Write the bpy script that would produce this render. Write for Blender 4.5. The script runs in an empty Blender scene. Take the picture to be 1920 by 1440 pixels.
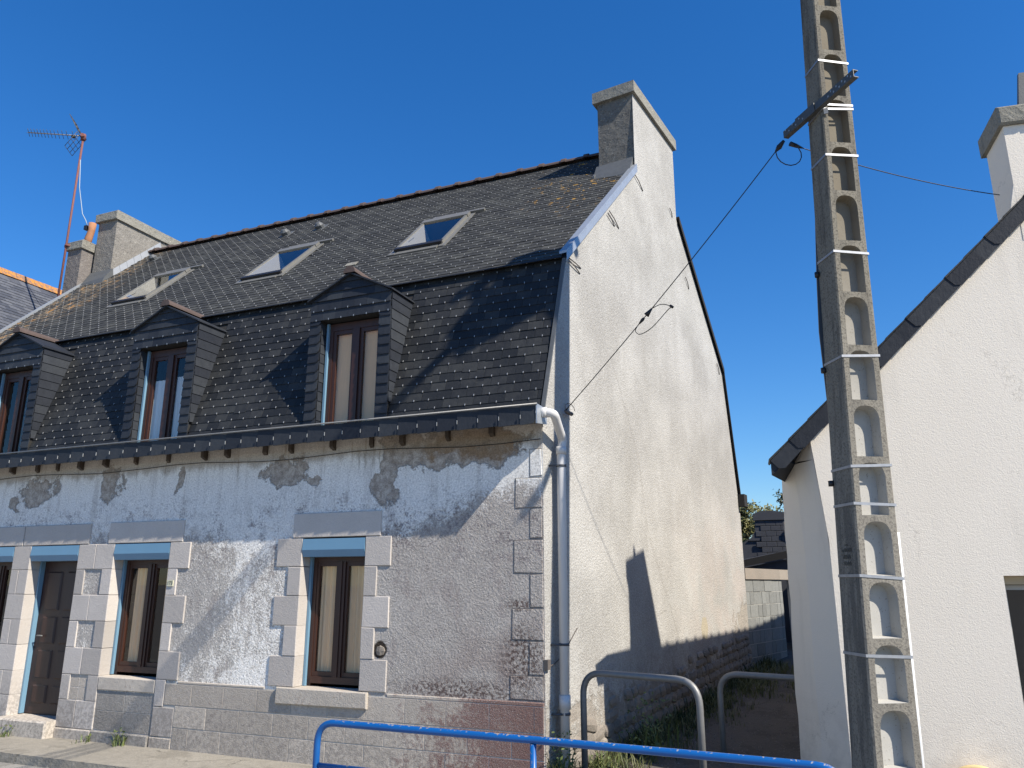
import bpy, bmesh, math, random
from mathutils import Vector, Matrix

R = math.radians
rnd = random.Random(7)
scene = bpy.context.scene
COL = scene.collection

# ------------------------------------------------------------------ camera, light, exposure
cam_d = bpy.data.cameras.new('camera'); cam = bpy.data.objects.new('camera', cam_d); COL.objects.link(cam)
cam.location = (0, 0, 1.82)
_yaw, _pit = R(22.7), math.atan(375 / 1440)
_f = Vector((-math.sin(_yaw) * math.cos(_pit), math.cos(_yaw) * math.cos(_pit), math.sin(_pit)))
cam.rotation_euler = _f.to_track_quat('-Z', 'Y').to_euler()
cam_d.sensor_width = 36; cam_d.lens = 1440 / 1920 * 36
cam_d.clip_start = 0.1; cam_d.clip_end = 3000
scene.camera = cam

SUN_AZ, SUN_EL = R(16.5), R(44.2)                     # azimuth from +X towards -Y
L = Vector((math.cos(SUN_EL) * math.cos(SUN_AZ), -math.cos(SUN_EL) * math.sin(SUN_AZ), math.sin(SUN_EL)))
w = bpy.data.worlds.new('World'); scene.world = w; w.use_nodes = True
wn = w.node_tree.nodes; wl = w.node_tree.links
bg = wn['Background']; sky = wn.new('ShaderNodeTexSky'); sky.sky_type = 'NISHITA'
sky.sun_disc = False; sky.sun_elevation = SUN_EL; sky.sun_rotation = R(90) + SUN_AZ
sky.air_density = 1.3; sky.dust_density = 0.0; sky.ozone_density = 10.0; sky.altitude = 0
hs = wn.new('ShaderNodeHueSaturation'); hs.inputs['Saturation'].default_value = 1.19; hs.inputs['Hue'].default_value = 0.506
wl.new(sky.outputs[0], hs.inputs['Color']); wl.new(hs.outputs[0], bg.inputs[0]); bg.inputs[1].default_value = 0.082
sun_d = bpy.data.lights.new('sun', 'SUN'); sun = bpy.data.objects.new('sun', sun_d); COL.objects.link(sun)
sun_d.energy = 4.2; sun_d.angle = R(0.53); sun_d.color = (1.0, 0.925, 0.81)
sun.rotation_euler = L.to_track_quat('Z', 'Y').to_euler(); sun.location = (20, -5, 30)
vs = scene.view_settings
vs.view_transform = 'Standard'; vs.look = 'None'; vs.exposure = 0.95; vs.gamma = 1.0
try: vs.use_curve_mapping = False
except Exception: pass

# ------------------------------------------------------------------ node helper
class T:
    def __init__(s, name):
        s.m = bpy.data.materials.new(name); s.m.use_nodes = True
        s.t = s.m.node_tree; s.b = s.t.nodes['Principled BSDF']; s.out = s.t.nodes['Material Output']
        s.geo = s.t.nodes.new('ShaderNodeNewGeometry'); s.pos = s.geo.outputs['Position']
        s._xyz = None
    def new(s, typ): return s.t.nodes.new(typ)
    def put(s, sock, v):
        if hasattr(v, 'node'): s.t.links.new(v, sock)
        elif isinstance(v, (tuple, list)) and len(v) == 3 and sock.type == 'RGBA': sock.default_value = (*v, 1)
        else: sock.default_value = v
    @property
    def xyz(s):
        if s._xyz is None:
            n = s.new('ShaderNodeSeparateXYZ'); s.put(n.inputs[0], s.pos); s._xyz = n.outputs
        return s._xyz
    def ma(s, op, a, b=0.0, c=0.0, clamp=False):
        n = s.new('ShaderNodeMath'); n.operation = op; n.use_clamp = clamp
        s.put(n.inputs[0], a); s.put(n.inputs[1], b); s.put(n.inputs[2], c); return n.outputs[0]
    def add(s, a, b): return s.ma('ADD', a, b)
    def sub(s, a, b): return s.ma('SUBTRACT', a, b)
    def mul(s, a, b): return s.ma('MULTIPLY', a, b)
    def mx(s, a, b): return s.ma('MAXIMUM', a, b)
    def mn(s, a, b): return s.ma('MINIMUM', a, b)
    def inv(s, a): return s.ma('SUBTRACT', 1.0, a)
    def vec(s, x, y, z):
        n = s.new('ShaderNodeCombineXYZ'); s.put(n.inputs[0], x); s.put(n.inputs[1], y); s.put(n.inputs[2], z); return n.outputs[0]
    def scale(s, v, k):
        n = s.new('ShaderNodeMapping'); s.put(n.inputs['Vector'], v); n.inputs['Scale'].default_value = k; return n.outputs[0]
    def noise(s, scale, detail=4.0, rough=0.55, v=None, dist=0.0, k=None):
        n = s.new('ShaderNodeTexNoise'); v = s.pos if v is None else v
        if k: v = s.scale(v, k)
        s.put(n.inputs['Vector'], v)
        n.inputs['Scale'].default_value = scale; n.inputs['Detail'].default_value = detail
        n.inputs['Roughness'].default_value = rough; n.inputs['Distortion'].default_value = dist
        return n.outputs[0]
    def voro(s, scale, v=None, feat='F1', k=None, out='Distance', rand=1.0):
        n = s.new('ShaderNodeTexVoronoi'); n.feature = feat; v = s.pos if v is None else v
        if k: v = s.scale(v, k)
        s.put(n.inputs['Vector'], v); n.inputs['Scale'].default_value = scale
        n.inputs['Randomness'].default_value = rand
        return n.outputs[out]
    def ss(s, x, a, b):
        n = s.new('ShaderNodeMapRange'); n.interpolation_type = 'SMOOTHSTEP'
        s.put(n.inputs['Value'], x)
        if a <= b:
            n.inputs['From Min'].default_value = a; n.inputs['From Max'].default_value = b
        else:
            n.inputs['From Min'].default_value = b; n.inputs['From Max'].default_value = a
            n.inputs['To Min'].default_value = 1; n.inputs['To Max'].default_value = 0
        return n.outputs[0]
    def mix(s, f, a, b):
        n = s.new('ShaderNodeMix'); n.data_type = 'RGBA'
        s.put(n.inputs[0], f); s.put(n.inputs[6], a); s.put(n.inputs[7], b); return n.outputs[2]
    def gain(s, col, k):
        n = s.new('ShaderNodeMix'); n.data_type = 'RGBA'; n.blend_type = 'MULTIPLY'; n.inputs[0].default_value = 1
        s.put(n.inputs[6], col)
        c = s.new('ShaderNodeCombineColor')
        for i in range(3): s.put(c.inputs[i], k)
        s.put(n.inputs[7], c.outputs[0]); return n.outputs[2]
    def blob(s, x, z, cx, cz, rx, rz, wob, soft=0.15):
        dx = s.ma('DIVIDE', s.sub(x, cx), rx); dz = s.ma('DIVIDE', s.sub(z, cz), rz)
        d = s.ma('SQRT', s.add(s.mul(dx, dx), s.mul(dz, dz)))
        return s.ss(s.add(d, wob), 1 + soft, 1 - soft)
    def bump(s, h, strength=0.5, dist=0.01, nrm=None):
        n = s.new('ShaderNodeBump'); n.inputs['Strength'].default_value = strength; n.inputs['Distance'].default_value = dist
        s.put(n.inputs['Height'], h)
        if nrm is not None: s.put(n.inputs['Normal'], nrm)
        return n.outputs[0]
    def rand(s):
        o = s.new('ShaderNodeObjectInfo').outputs['Random']
        return s.ma('FRACT', s.add(o, s.geo.outputs['Random Per Island']))
    def done(s, col, rough=0.8, nrm=None, metal=0.0, spec=0.5):
        s.put(s.b.inputs['Base Color'], col); s.put(s.b.inputs['Roughness'], rough)
        s.put(s.b.inputs['Metallic'], metal); s.put(s.b.inputs['Specular IOR Level'], spec)
        if nrm is not None: s.put(s.b.inputs['Normal'], nrm)
        return s.m

def simple(name, col, rough=0.7, var=0.15, scale=12.0, bump=0.0, bscale=120.0, metal=0.0, spec=0.5, bdist=0.004):
    t = T(name); n = t.noise(scale, 5, 0.6)
    k = t.add(1 - var, t.mul(n, 2 * var))
    nb = t.bump(t.noise(bscale, 3), bump, bdist) if bump else None
    return t.done(t.gain(col, k), rough, nb, metal, spec)

D = 7.27                                           # the street front lies at y = D
SK = R(8); GV = Vector((math.sin(SK), math.cos(SK), 0)); GN = Vector((math.cos(SK), -math.sin(SK), 0)); P0 = Vector((-2.70, D, 0))
def G(al, z, out=0.0): return P0 + GV * al + GN * out + Vector((0, 0, z))

MAT = {}
# street front: whitewash flaking off a grey roughcast
def m_facade():
    t = T('flaking_render'); x, z = t.xyz[0], t.xyz[2]
    n1 = t.noise(1.6, 6, 0.62); n2 = t.noise(7, 6, 0.68); n3 = t.noise(34, 5, 0.7); n4 = t.noise(110, 3, 0.6)
    streak = t.noise(5, 5, 0.6, k=(1, 1, 0.16))
    grey = t.mix(n2, (0.29, 0.272, 0.25), (0.47, 0.44, 0.405))
    warm = t.ss(t.add(x, t.mul(t.sub(n1, 0.5), 1.6)), -4.7, -4.0)
    grey = t.mix(t.mul(warm, 0.75), grey, t.mix(n2, (0.255, 0.232, 0.21), (0.45, 0.415, 0.38)))
    red = t.mul(t.mul(t.ss(x, -4.4, -3.2), t.ss(z, 1.9, 0.9)), t.ss(t.noise(2.2, 5, 0.6), 0.42, 0.62))
    grey = t.mix(t.mul(red, 0.45), grey, (0.19, 0.135, 0.12))
    # whitewash: thick under the eaves, in tatters lower down
    near = t.mx(t.blob(x, z, -6.15, 1.5, .55, 2.2, 0.0, .6), t.blob(x, z, -4.22, 1.5, .20, 1.6, 0.0, .6))
    c1 = t.mul(t.ss(t.add(z, t.mul(t.sub(n1, .5), .7)), 2.05, 3.0), 0.56)
    c2 = t.mul(t.mul(t.ss(x, -5.2, -6.2), .06), t.ss(z, 3.0, 2.2))
    c3 = t.mul(near, .10)
    c4 = t.mul(t.mul(warm, t.ss(t.add(z, t.mul(t.sub(n2, .5), .8)), 2.95, 2.35)), -.17)
    c5 = t.sub(t.mul(t.ss(z, 1.15, .8), .06), t.mul(t.ss(t.add(x, t.mul(t.sub(n1, .5), .9)), -4.15, -3.3), t.mul(t.ss(z, 2.3, 2.8), .30)))
    cover = t.add(t.add(t.add(c1, c2), t.add(c3, c4)), c5)
    tat = t.add(t.mul(t.noise(12, 6, .75, k=(1, 1, .55)), .36), t.add(t.mul(t.noise(46, 4, .75), .50), t.mul(streak, .20)))
    wash = t.ss(t.add(tat, cover), 0.60, 0.74)
    white = t.mix(n1, (0.68, 0.66, 0.62), (0.82, 0.80, 0.75))
    col = t.mix(wash, grey, white)
    # dark mould in a belt above the windows, and loose specks
    belt = t.mul(t.ss(z, 1.75, 2.2), t.ss(z, 3.1, 2.55))
    clump = t.ss(t.noise(1.9, 4, .6), .40, .62)
    sp = t.ss(t.add(t.mul(t.noise(38, 4, .72), .62), t.mul(t.noise(10, 5, .7), .50)), 0.53, 0.68)
    col = t.mix(t.mul(t.mul(sp, belt), t.add(.25, t.mul(clump, .6))), col, (0.15, 0.125, 0.13))
    sp2 = t.ss(t.noise(48, 3, 0.6), 0.61, 0.70)
    col = t.mix(t.mul(sp2, 0.55), col, (0.13, 0.115, 0.11))
    runs = t.mul(t.ss(t.noise(6.5, 5, .7, k=(1, 1, .045)), .50, .66), t.mul(t.ss(z, 2.35, 2.75), .40))
    col = t.mix(runs, col, (0.40, 0.37, 0.335))
    drip = t.mul(t.ss(t.noise(13, 4, .7, k=(1, 1, .10)), .56, .68), t.mul(t.ss(z, 2.9, 3.22), .55))
    col = t.mix(drip, col, (0.22, 0.18, 0.14))
    big = t.mul(t.ss(t.noise(4.2, 6, .7, k=(1, 1, .6)), .54, .66), t.mul(t.ss(z, 2.9, 2.3), .42))
    col = t.mix(big, col, (0.23, 0.195, 0.185))
    # plaster fallen off: sandy undercoat
    wob = t.mul(t.sub(t.noise(10, 6, 0.8), 0.5), 1.7)
    xo, zo = x, z; x = t.add(x, t.mul(t.sub(t.noise(2.6, 3, .5), .5), .75)); z = t.add(z, t.mul(t.sub(t.noise(3.1, 3, .5, k=(1, 1, 1.3)), .5), .5))
    under = t.mix(t.ss(t.noise(14, 6, 0.75), .3, .7), (0.25, 0.21, 0.175), (0.50, 0.45, 0.39))
    fall = None
    for b in ((-5.93, 3.10, .30, .20), (-4.52, 3.05, .14, .36), (-4.30, 3.22, .24, .16), (-3.45, 3.24, .62, .17), (-7.55, 3.08, .09, .16),
              (-8.75, 3.08, .22, .22), (-10.1, 3.05, .30, .16), (-10.5, 2.9, .14, .10), (-3.9, 3.16, .28, .14), (-5.55, 2.98, .06, .05)):
        q = t.blob(x, z, b[0], b[1], b[2], b[3], wob); fall = q if fall is None else t.mx(fall, q)
    edge = t.mul(fall, t.inv(fall))
    col = t.mix(fall, col, under)
    ochre = t.mx(t.blob(x, z, -3.35, 3.26, .50, .12, wob, .3), t.blob(x, z, -3.9, 3.2, .25, .07, wob, .3))
    col = t.mix(t.mul(ochre, 0.85), col, t.mix(t.noise(20, 5, 0.7), (0.12, 0.065, 0.03), (0.34, 0.23, 0.13)))
    col = t.mix(t.mn(t.mul(edge, 2.0), .6), col, (0.09, 0.075, 0.065))
    x, z = xo, zo
    # stained band right under the gutter
    band = t.ss(t.add(z, t.mul(t.sub(streak, 0.5), 0.35)), 3.16, 3.26)
    col = t.mix(t.mul(band, 0.62), col, t.mix(n2, (0.15, 0.115, 0.08), (0.38, 0.32, 0.25)))
    rust = t.mul(t.mx(t.blob(x, z, -2.93, 1.12, .22, .30, t.mul(wob, .6), .5), t.mx(t.blob(x, z, -2.95, 1.62, .16, .06, wob, .5), t.blob(x, z, -3.6, .80, .7, .10, wob, .6))), t.ss(t.noise(30, 4, .7), .42, .58))
    col = t.mix(t.mul(rust, .85), col, (0.06, 0.035, 0.03))
    # a hole by the window that bares a stone, its inner shade painted dark
    hole = t.blob(x, z, -4.535, 1.155, .085, .085, t.mul(wob, .5), .1)
    col = t.mix(hole, col, (0.035, 0.028, 0.022))
    cr = t.mul(t.ss(t.voro(1.3, feat='DISTANCE_TO_EDGE', v=t.vec(t.add(x, t.mul(n2, .5)), 0.0, t.add(z, t.mul(n2, .4)))), 0.006, 0.0), t.ss(n1, .5, .6))
    col = t.mix(t.mul(cr, 0.5), col, (0.09, 0.08, 0.08))
    gr = t.add(t.mul(t.noise(52, 3, .75), .85), t.mul(t.noise(120, 2, .6), .35))
    col = t.gain(col, t.add(.08, t.mul(gr, t.mix(t.mul(wash, t.ss(z, 2.2, 2.7)), (1.62, 1.62, 1.62), (1.50, 1.50, 1.50)))))
    rough_zone = t.inv(t.mul(wash, t.ss(z, 2.3, 2.9)))
    h = t.add(t.mul(t.noise(46, 4, 0.65), t.add(0.25, t.mul(rough_zone, 1.1))), t.add(t.mul(n2, 0.5), t.mul(wash, 0.30)))
    h = t.sub(h, t.add(t.mul(fall, 0.55), t.mul(hole, 2.5)))
    return t.done(col, 0.92, t.bump(h, 0.75, 0.016), spec=0.2)
MAT['facade'] = m_facade()

def m_gable():
    t = T('cream_roughcast'); z = t.xyz[2]
    dp = t.new('ShaderNodeVectorMath'); dp.operation = 'DOT_PRODUCT'
    sb = t.new('ShaderNodeVectorMath'); sb.operation = 'SUBTRACT'; t.put(sb.inputs[0], t.pos); sb.inputs[1].default_value = P0
    t.put(dp.inputs[0], sb.outputs[0]); dp.inputs[1].default_value = GV; al = dp.outputs['Value']
    grain = t.voro(48, feat='F1'); g2 = t.noise(66, 4, 0.75); n1 = t.noise(0.9, 5, 0.6); st = t.noise(2.6, 5, 0.62, k=(1, 1, 0.13))
    n2 = t.noise(9, 5, 0.65)
    col = t.mix(t.ss(n1, .3, .7), (0.31, 0.302, 0.283), (0.425, 0.417, 0.393))
    col = t.mix(t.mul(t.ss(st, 0.46, 0.66), 0.35), col, (0.30, 0.29, 0.265))
    pink = t.mul(t.ss(al, 2.6, 6.5), t.mul(t.ss(z, 3.8, 1.6), t.ss(t.noise(1.7, 4, .6), .38, .6)))
    col = t.mix(t.mul(pink, 0.55), col, (0.40, 0.345, 0.31))
    dark = t.mul(t.ss(z, 9.4, 7.6), t.ss(z, 5.4, 7.0))
    col = t.mix(t.mul(t.mul(dark, t.ss(n2, .45, .65)), 0.25), col, (0.27, 0.26, 0.235))
    spk = t.ss(g2, 0.51, 0.66); col = t.mix(t.mul(spk, 0.72), col, (0.165, 0.152, 0.13))
    spw = t.ss(g2, 0.46, 0.34); col = t.mix(t.mul(spw, 0.6), col, (0.62, 0.60, 0.55))
    # faint slanting lines, slightly darker and sunk, and crumbled render low down at the back
    wobs = t.mul(t.sub(n2, 0.5), 0.10)
    def seg(x0, z0, x1, z1, wd):
        dx, dz = x1 - x0, z1 - z0; ll = math.hypot(dx, dz)
        a = t.sub(al, x0); b = t.sub(z, z0)
        dist = t.ma('ABSOLUTE', t.add(t.sub(t.mul(a, dz / ll), t.mul(b, dx / ll)), wobs))
        alo = t.add(t.mul(a, dx / ll), t.mul(b, dz / ll))
        return t.mul(t.ss(dist, wd, wd * .3), t.mul(t.ss(alo, -.05, .05), t.ss(alo, ll + .05, ll - .05)))
    slant_line = t.mx(t.mx(seg(1.83, 4.6, 2.64, 3.41, .035), seg(2.64, 3.41, 2.87, 2.46, .04)), t.mx(seg(2.87, 2.46, 3.6, 1.47, .045), seg(3.6, 1.47, 4.09, .78, .04)))
    slant_line = t.mx(slant_line, seg(2.55, 1.34, 3.43, 1.47, .02))
    slant_line = t.mul(slant_line, t.ss(t.noise(6, 4, .6), .33, .5))
    col = t.mix(t.mul(slant_line, 0.30), col, (0.25, 0.235, 0.21))
    crumb = t.ss(t.add(t.add(t.mul(t.ss(al, 5.2, 7.6), t.ss(z, 2.6, .7)), t.mul(t.ss(z, 1.15, .45), .75)), t.mul(t.sub(t.noise(4.5, 6, .7), .5), 1.3)), .55, .72)
    col = t.mix(t.mul(crumb, 0.75), col, t.mix(t.noise(14, 5, .7), (0.13, 0.105, 0.08), (0.45, 0.41, 0.35)))
    patch = t.blob(al, z, 5.05, 1.17, .16, .17, t.mul(t.sub(t.noise(6, 4), .5), .8), .1)
    col = t.mix(t.mul(patch, .6), col, (0.38, 0.32, 0.20))
    low = t.mul(t.ss(z, 1.5, 0.3), t.ss(n2, .4, .65))
    col = t.mix(t.mul(low, .5), col, (0.19, 0.165, 0.145))
    h = t.add(t.mul(t.sub(1.0, grain), 0.8), t.mul(g2, 0.6))
    h = t.sub(t.add(h, t.mul(n1, 0.5)), t.add(t.mul(slant_line, .5), t.mul(crumb, t.mul(t.noise(11, 5, .7), 3.0))))
    return t.done(col, 0.95, t.bump(h, 0.55, 0.011), spec=0.15)
MAT['gable'] = m_gable()

def m_stone(name, c0, c1, stain=(0.20, 0.16, 0.145), amt=0.4, bump=0.5, redx=False):
    t = T(name); n1 = t.noise(3.2, 5, 0.6); n2 = t.noise(26, 5, 0.65); n3 = t.noise(120, 3, .6)
    col = t.mix(n1, c0, c1); col = t.gain(col, t.add(0.80, t.mul(t.rand(), 0.34)))
    col = t.mix(t.mul(t.ss(t.add(t.mul(n2, .7), t.mul(n1, .5)), .66, .82), amt), col, stain)
    col = t.mix(t.mul(t.ss(n3, .58, .7), .35), col, (0.15, 0.135, 0.13))
    z = t.xyz[2]; col = t.mix(t.mul(t.mul(t.ss(z, .85, .15), t.ss(n2, .38, .62)), .55), col, (0.165, 0.15, 0.135))
    if redx:
        x = t.xyz[0]; q = t.ss(t.add(t.add(x, t.mul(t.sub(n1, .5), 2.4)), t.mul(t.sub(n2, .5), 1.6)), -4.2, -3.3)
        col = t.mix(t.mul(q, .85), col, t.mix(n2, (0.085, 0.036, 0.030), (0.20, 0.10, 0.085)))
        lic = t.mul(t.ss(n3, .52, .6), t.ss(t.add(x, t.mul(n2, 1.5)), -1.6, -2.6)); col = t.mix(t.mul(lic, .45), col, (0.48, 0.45, 0.43))
    h = t.add(t.mul(t.noise(70, 4, .6), .8), t.mul(n2, .7))
    return t.done(col, 0.9, t.bump(h, bump, 0.012), spec=0.2)
MAT['stone'] = m_stone('pale_cut_stone', (0.40, 0.365, 0.33), (0.52, 0.48, 0.44), amt=.22, bump=.45)
MAT['sill'] = m_stone('window_sill_stone', (0.38, 0.335, 0.28), (0.56, 0.51, 0.44), stain=(.20, .12, .08), amt=.55, bump=.5)
MAT['plinth'] = m_stone('scored_plinth_render', (0.35, 0.305, 0.25), (0.50, 0.45, 0.385), amt=.5, bump=.6, redx=True)
MAT['infill'] = m_stone('grey_infill_block', (0.24, 0.225, 0.205), (0.36, 0.34, 0.31), amt=.4, bump=.9)
MAT['quoin'] = m_stone('roughcast_quoin', (0.25, 0.225, 0.21), (0.40, 0.37, 0.35), amt=.4, bump=1.0)
MAT['rubble'] = m_stone('rubble_stone', (0.16, 0.135, 0.11), (0.36, 0.32, 0.27), amt=.5, bump=.9)

def m_slate(name, c0, c1, lichen=0.0, rough=.5, dusty=.3, spec=.5, orange=False):
    t = T(name); r = t.rand(); n = t.noise(11, 5, .65); nf = t.noise(70, 4, .65); ng = t.noise(1.1, 4, .6)
    col = t.mix(r, c0, c1); col = t.gain(col, t.add(.72, t.mul(n, .56)))
    col = t.mix(t.mul(t.ss(t.add(t.mul(n, .6), t.mul(r, .4)), .45, .75), dusty), col, (c1[0] * 1.6 + .006, c1[1] * 1.6 + .006, c1[2] * 1.45 + .004))
    if lichen: col = t.mix(t.mul(t.ss(nf, .60, .70), lichen), col, (0.20, 0.20, 0.185))
    if orange:
        x, y = t.xyz[0], t.xyz[1]
        lo = t.noise(7, 4, .6); lo2 = t.noise(24, 4, .6)
        lf = t.mul(t.ss(t.add(x, t.mul(t.sub(ng, .5), 2.2)), -11.9, -13.1), t.ss(t.add(t.mul(lo, .6), t.mul(lo2, .5)), .50, .64))
        rt = t.mul(t.mul(t.ss(x, -4.2, -3.3), t.ss(y, 8.9, 9.6)), t.ss(t.add(t.mul(lo, .7), t.mul(lo2, .35)), .61, .66))
        col = t.mix(t.mul(lf, .62), col, t.mix(lo2, (0.26, 0.17, 0.085), (0.36, 0.31, 0.22)))
        col = t.mix(t.mul(t.mul(lf, t.ss(lo, .58, .66)), .8), col, (0.42, 0.19, 0.03))
        col = t.mix(t.mul(rt, .9), col, t.mix(lo2, (0.45, 0.17, 0.02), (0.32, 0.25, 0.06)))
    h = t.add(t.mul(t.noise(30, 4, .6, k=(1, 1, .5)), 1.0), t.mul(nf, .4))
    return t.done(col, t.add(rough - .1, t.mul(n, .25)), t.bump(h, .5, .006), spec=spec)
MAT['slate'] = m_slate('mansard_slate', (0.0105, 0.012, 0.0138), (0.0265, 0.0275, 0.0285), .10, .6, .28, .3)
MAT['slate_new'] = m_slate('dormer_slate', (0.018, 0.021, 0.028), (0.033, 0.037, 0.044), 0, .55, .15, .2)
MAT['slate_old'] = m_slate('weathered_roof_slate', (0.029, 0.0303, 0.0307), (0.048, 0.0492, 0.0485), .32, .78, .35, .2, True)
MAT['slate_blue'] = m_slate('neighbour_roof_slate', (0.045, 0.050, 0.062), (0.085, 0.09, 0.105), .15, .6, .3)
MAT['under'] = simple('roof_boarding', (0.018, 0.017, 0.016), .9)
MAT['hook'] = simple('slate_hook_steel', (0.40, 0.40, 0.39), .45, .05, metal=.5)
MAT['zinc'] = simple('zinc_flashing', (0.40, 0.43, 0.46), .45, .18, 9, metal=.55)
MAT['lead'] = simple('lead_flashing', (0.085, 0.09, 0.092), .6, .3, 14, .3, 60)
MAT['alu'] = simple('skylight_flashing', (0.20, 0.195, 0.175), .5, .15, 9, metal=.4)
MAT['flash'] = simple('dull_lead_steps', (0.20, 0.215, 0.235), .7, .25, 9)
MAT['joint'] = simple('dirty_scored_joint', (0.14, 0.126, 0.116), .95, .4, 20)
MAT['pvc'] = simple('white_pipe_plastic', (0.55, 0.54, 0.525), .35, .10, 4)
MAT['bracket'] = simple('dark_iron_bracket', (0.05, 0.055, 0.065), .6, .2)
MAT['blue'] = simple('blue_shutter_paint', (0.125, 0.245, 0.355), .38, .07, 5)
MAT['blue_dk'] = simple('blue_guide_rail', (0.15, 0.27, 0.37), .35, .07, 5)
MAT['ridge'] = simple('ridge_tile_clay', (0.075, 0.052, 0.044), .8, .45, 9, .5, 60)
MAT['white'] = simple('white_lining', (0.36, 0.36, 0.345), .6, .06)
MAT['dark'] = simple('painted_room_dark', (0.012, 0.011, 0.010), .95)  # near-black colour standing in for the darkness of unlit interiors
MAT['iron'] = simple('old_iron', (0.10, 0.085, 0.075), .7, .3)
MAT['galv'] = simple('weathered_galvanised_tube', (0.20, 0.20, 0.195), .5, .22, 18, .2, 80, metal=.4)
MAT['black'] = simple('black_cable_plastic', (0.013, 0.013, 0.015), .5)
MAT['strap'] = simple('bright_steel_strap', (0.27, 0.28, 0.295), .5, .3, 25, metal=.4)
MAT['conduit'] = simple('white_conduit', (0.74, 0.75, 0.76), .45, .06)
MAT['rust'] = simple('rusty_mast', (0.165, 0.062, 0.05), .7, .3, 20)
MAT['lightcable'] = simple('pale_coax', (0.30, 0.36, 0.40), .5)
MAT['terracotta'] = simple('terracotta_pot', (0.36, 0.17, 0.085), .85, .3, 14, .3)
MAT['steelarm'] = simple('weathered_steel_arm', (0.085, 0.085, 0.08), .55, .35, 30, .3, 120, metal=.4)
MAT['plate'] = simple('number_plate_cream', (0.58, 0.56, 0.40), .5, .1, 40)
MAT['ink'] = simple('dark_lettering', (0.03, 0.03, 0.025), .8)
MAT['trim'] = simple('beige_shutter_box', (0.40, 0.325, 0.21), .5, .06)
MAT['cream_plastic'] = simple('cream_plastic', (0.62, 0.47, 0.23), .4, .06)

def m_wood(name, c):
    t = T(name); n = t.noise(6, 5, .6, k=(4, 4, .5))
    return t.done(t.gain(c, t.add(.65, t.mul(n, .7))), .45, t.bump(t.noise(40, 3, k=(3, 3, .3)), .2, .003))
MAT['wood'] = m_wood('brown_window_wood', (0.042, 0.015, 0.009))
MAT['door'] = m_wood('dark_door_wood', (0.032, 0.013, 0.010))
MAT['rafter'] = m_wood('grey_brown_rafter', (0.055, 0.040, 0.028))

def m_glass():
    t = T('window_glass'); t.t.nodes.remove(t.b)
    tr = t.new('ShaderNodeBsdfTransparent'); tr.inputs[0].default_value = (.92, .92, .90, 1)
    gl = t.new('ShaderNodeBsdfGlossy'); gl.inputs['Roughness'].default_value = .015; gl.inputs[0].default_value = (1, 1, 1, 1)
    lw = t.new('ShaderNodeLayerWeight'); fr = t.add(.055, t.mul(t.ma('POWER', lw.outputs['Facing'], 4.5), .8))
    bp = t.bump(t.noise(1.7, 2), .04, .02); t.t.links.new(bp, gl.inputs['Normal'])
    mx = t.new('ShaderNodeMixShader'); t.t.links.new(fr, mx.inputs[0])
    t.t.links.new(tr.outputs[0], mx.inputs[1]); t.t.links.new(gl.outputs[0], mx.inputs[2]); t.t.links.new(mx.outputs[0], t.out.inputs[0])
    return t.m
MAT['glass'] = m_glass()

def m_cloth(name, c, a=.0):
    t = T(name); n = t.noise(60, 3, .6, k=(1, 1, .1))
    m = t.done(t.gain(c, t.add(.9, t.mul(n, .2))), .9)
    return m
MAT['curtain'] = m_cloth('cream_curtain', (0.86, 0.62, 0.38))
MAT['lace'] = m_cloth('white_lace', (0.62, 0.68, 0.72))
MAT['blind'] = m_cloth('beige_blind', (0.82, 0.52, 0.27))

def m_concrete_pole():
    t = T('weathered_pole_concrete'); n = t.noise(3, 5, .62); f = t.noise(60, 4, .7); st = t.noise(9, 5, .65, k=(1, 1, .09))
    col = t.mix(n, (0.14, 0.127, 0.10), (0.26, 0.239, 0.195))
    col = t.mix(t.mul(t.ss(f, .48, .64), .7), col, (0.05, 0.044, 0.034))
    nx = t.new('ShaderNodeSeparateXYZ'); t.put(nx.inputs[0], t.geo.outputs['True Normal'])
    side = t.ss(nx.outputs[0], -.3, -.7)  # dark streaks strengthened on the side away from the sun, shade in the colour
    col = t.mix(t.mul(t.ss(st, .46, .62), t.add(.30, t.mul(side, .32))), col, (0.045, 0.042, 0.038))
    low = t.ss(t.xyz[2], 4.6, 2.2)
    col = t.mix(t.mul(low, .12), col, (0.33, 0.32, 0.31))
    return t.done(col, .92, t.bump(t.add(f, t.mul(n, .5)), .8, .008), spec=.2)
MAT['pole'] = m_concrete_pole()
def m_niche():
    t = T('niche_concrete_sun_tone'); n = t.noise(5, 5, .6); f = t.noise(50, 4, .7)
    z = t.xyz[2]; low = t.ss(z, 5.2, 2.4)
    col = t.mix(low, t.mix(n, (0.14, 0.12, 0.088), (0.225, 0.20, 0.155)), t.mix(n, (0.32, 0.31, 0.28), (0.45, 0.44, 0.41)))  # lower niches brightened in the colour to imitate sunlit backs
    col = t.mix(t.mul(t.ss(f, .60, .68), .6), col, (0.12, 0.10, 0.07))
    return t.done(col, .9, t.bump(f, .35, .004), spec=.2)
MAT['niche'] = m_niche()

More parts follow.
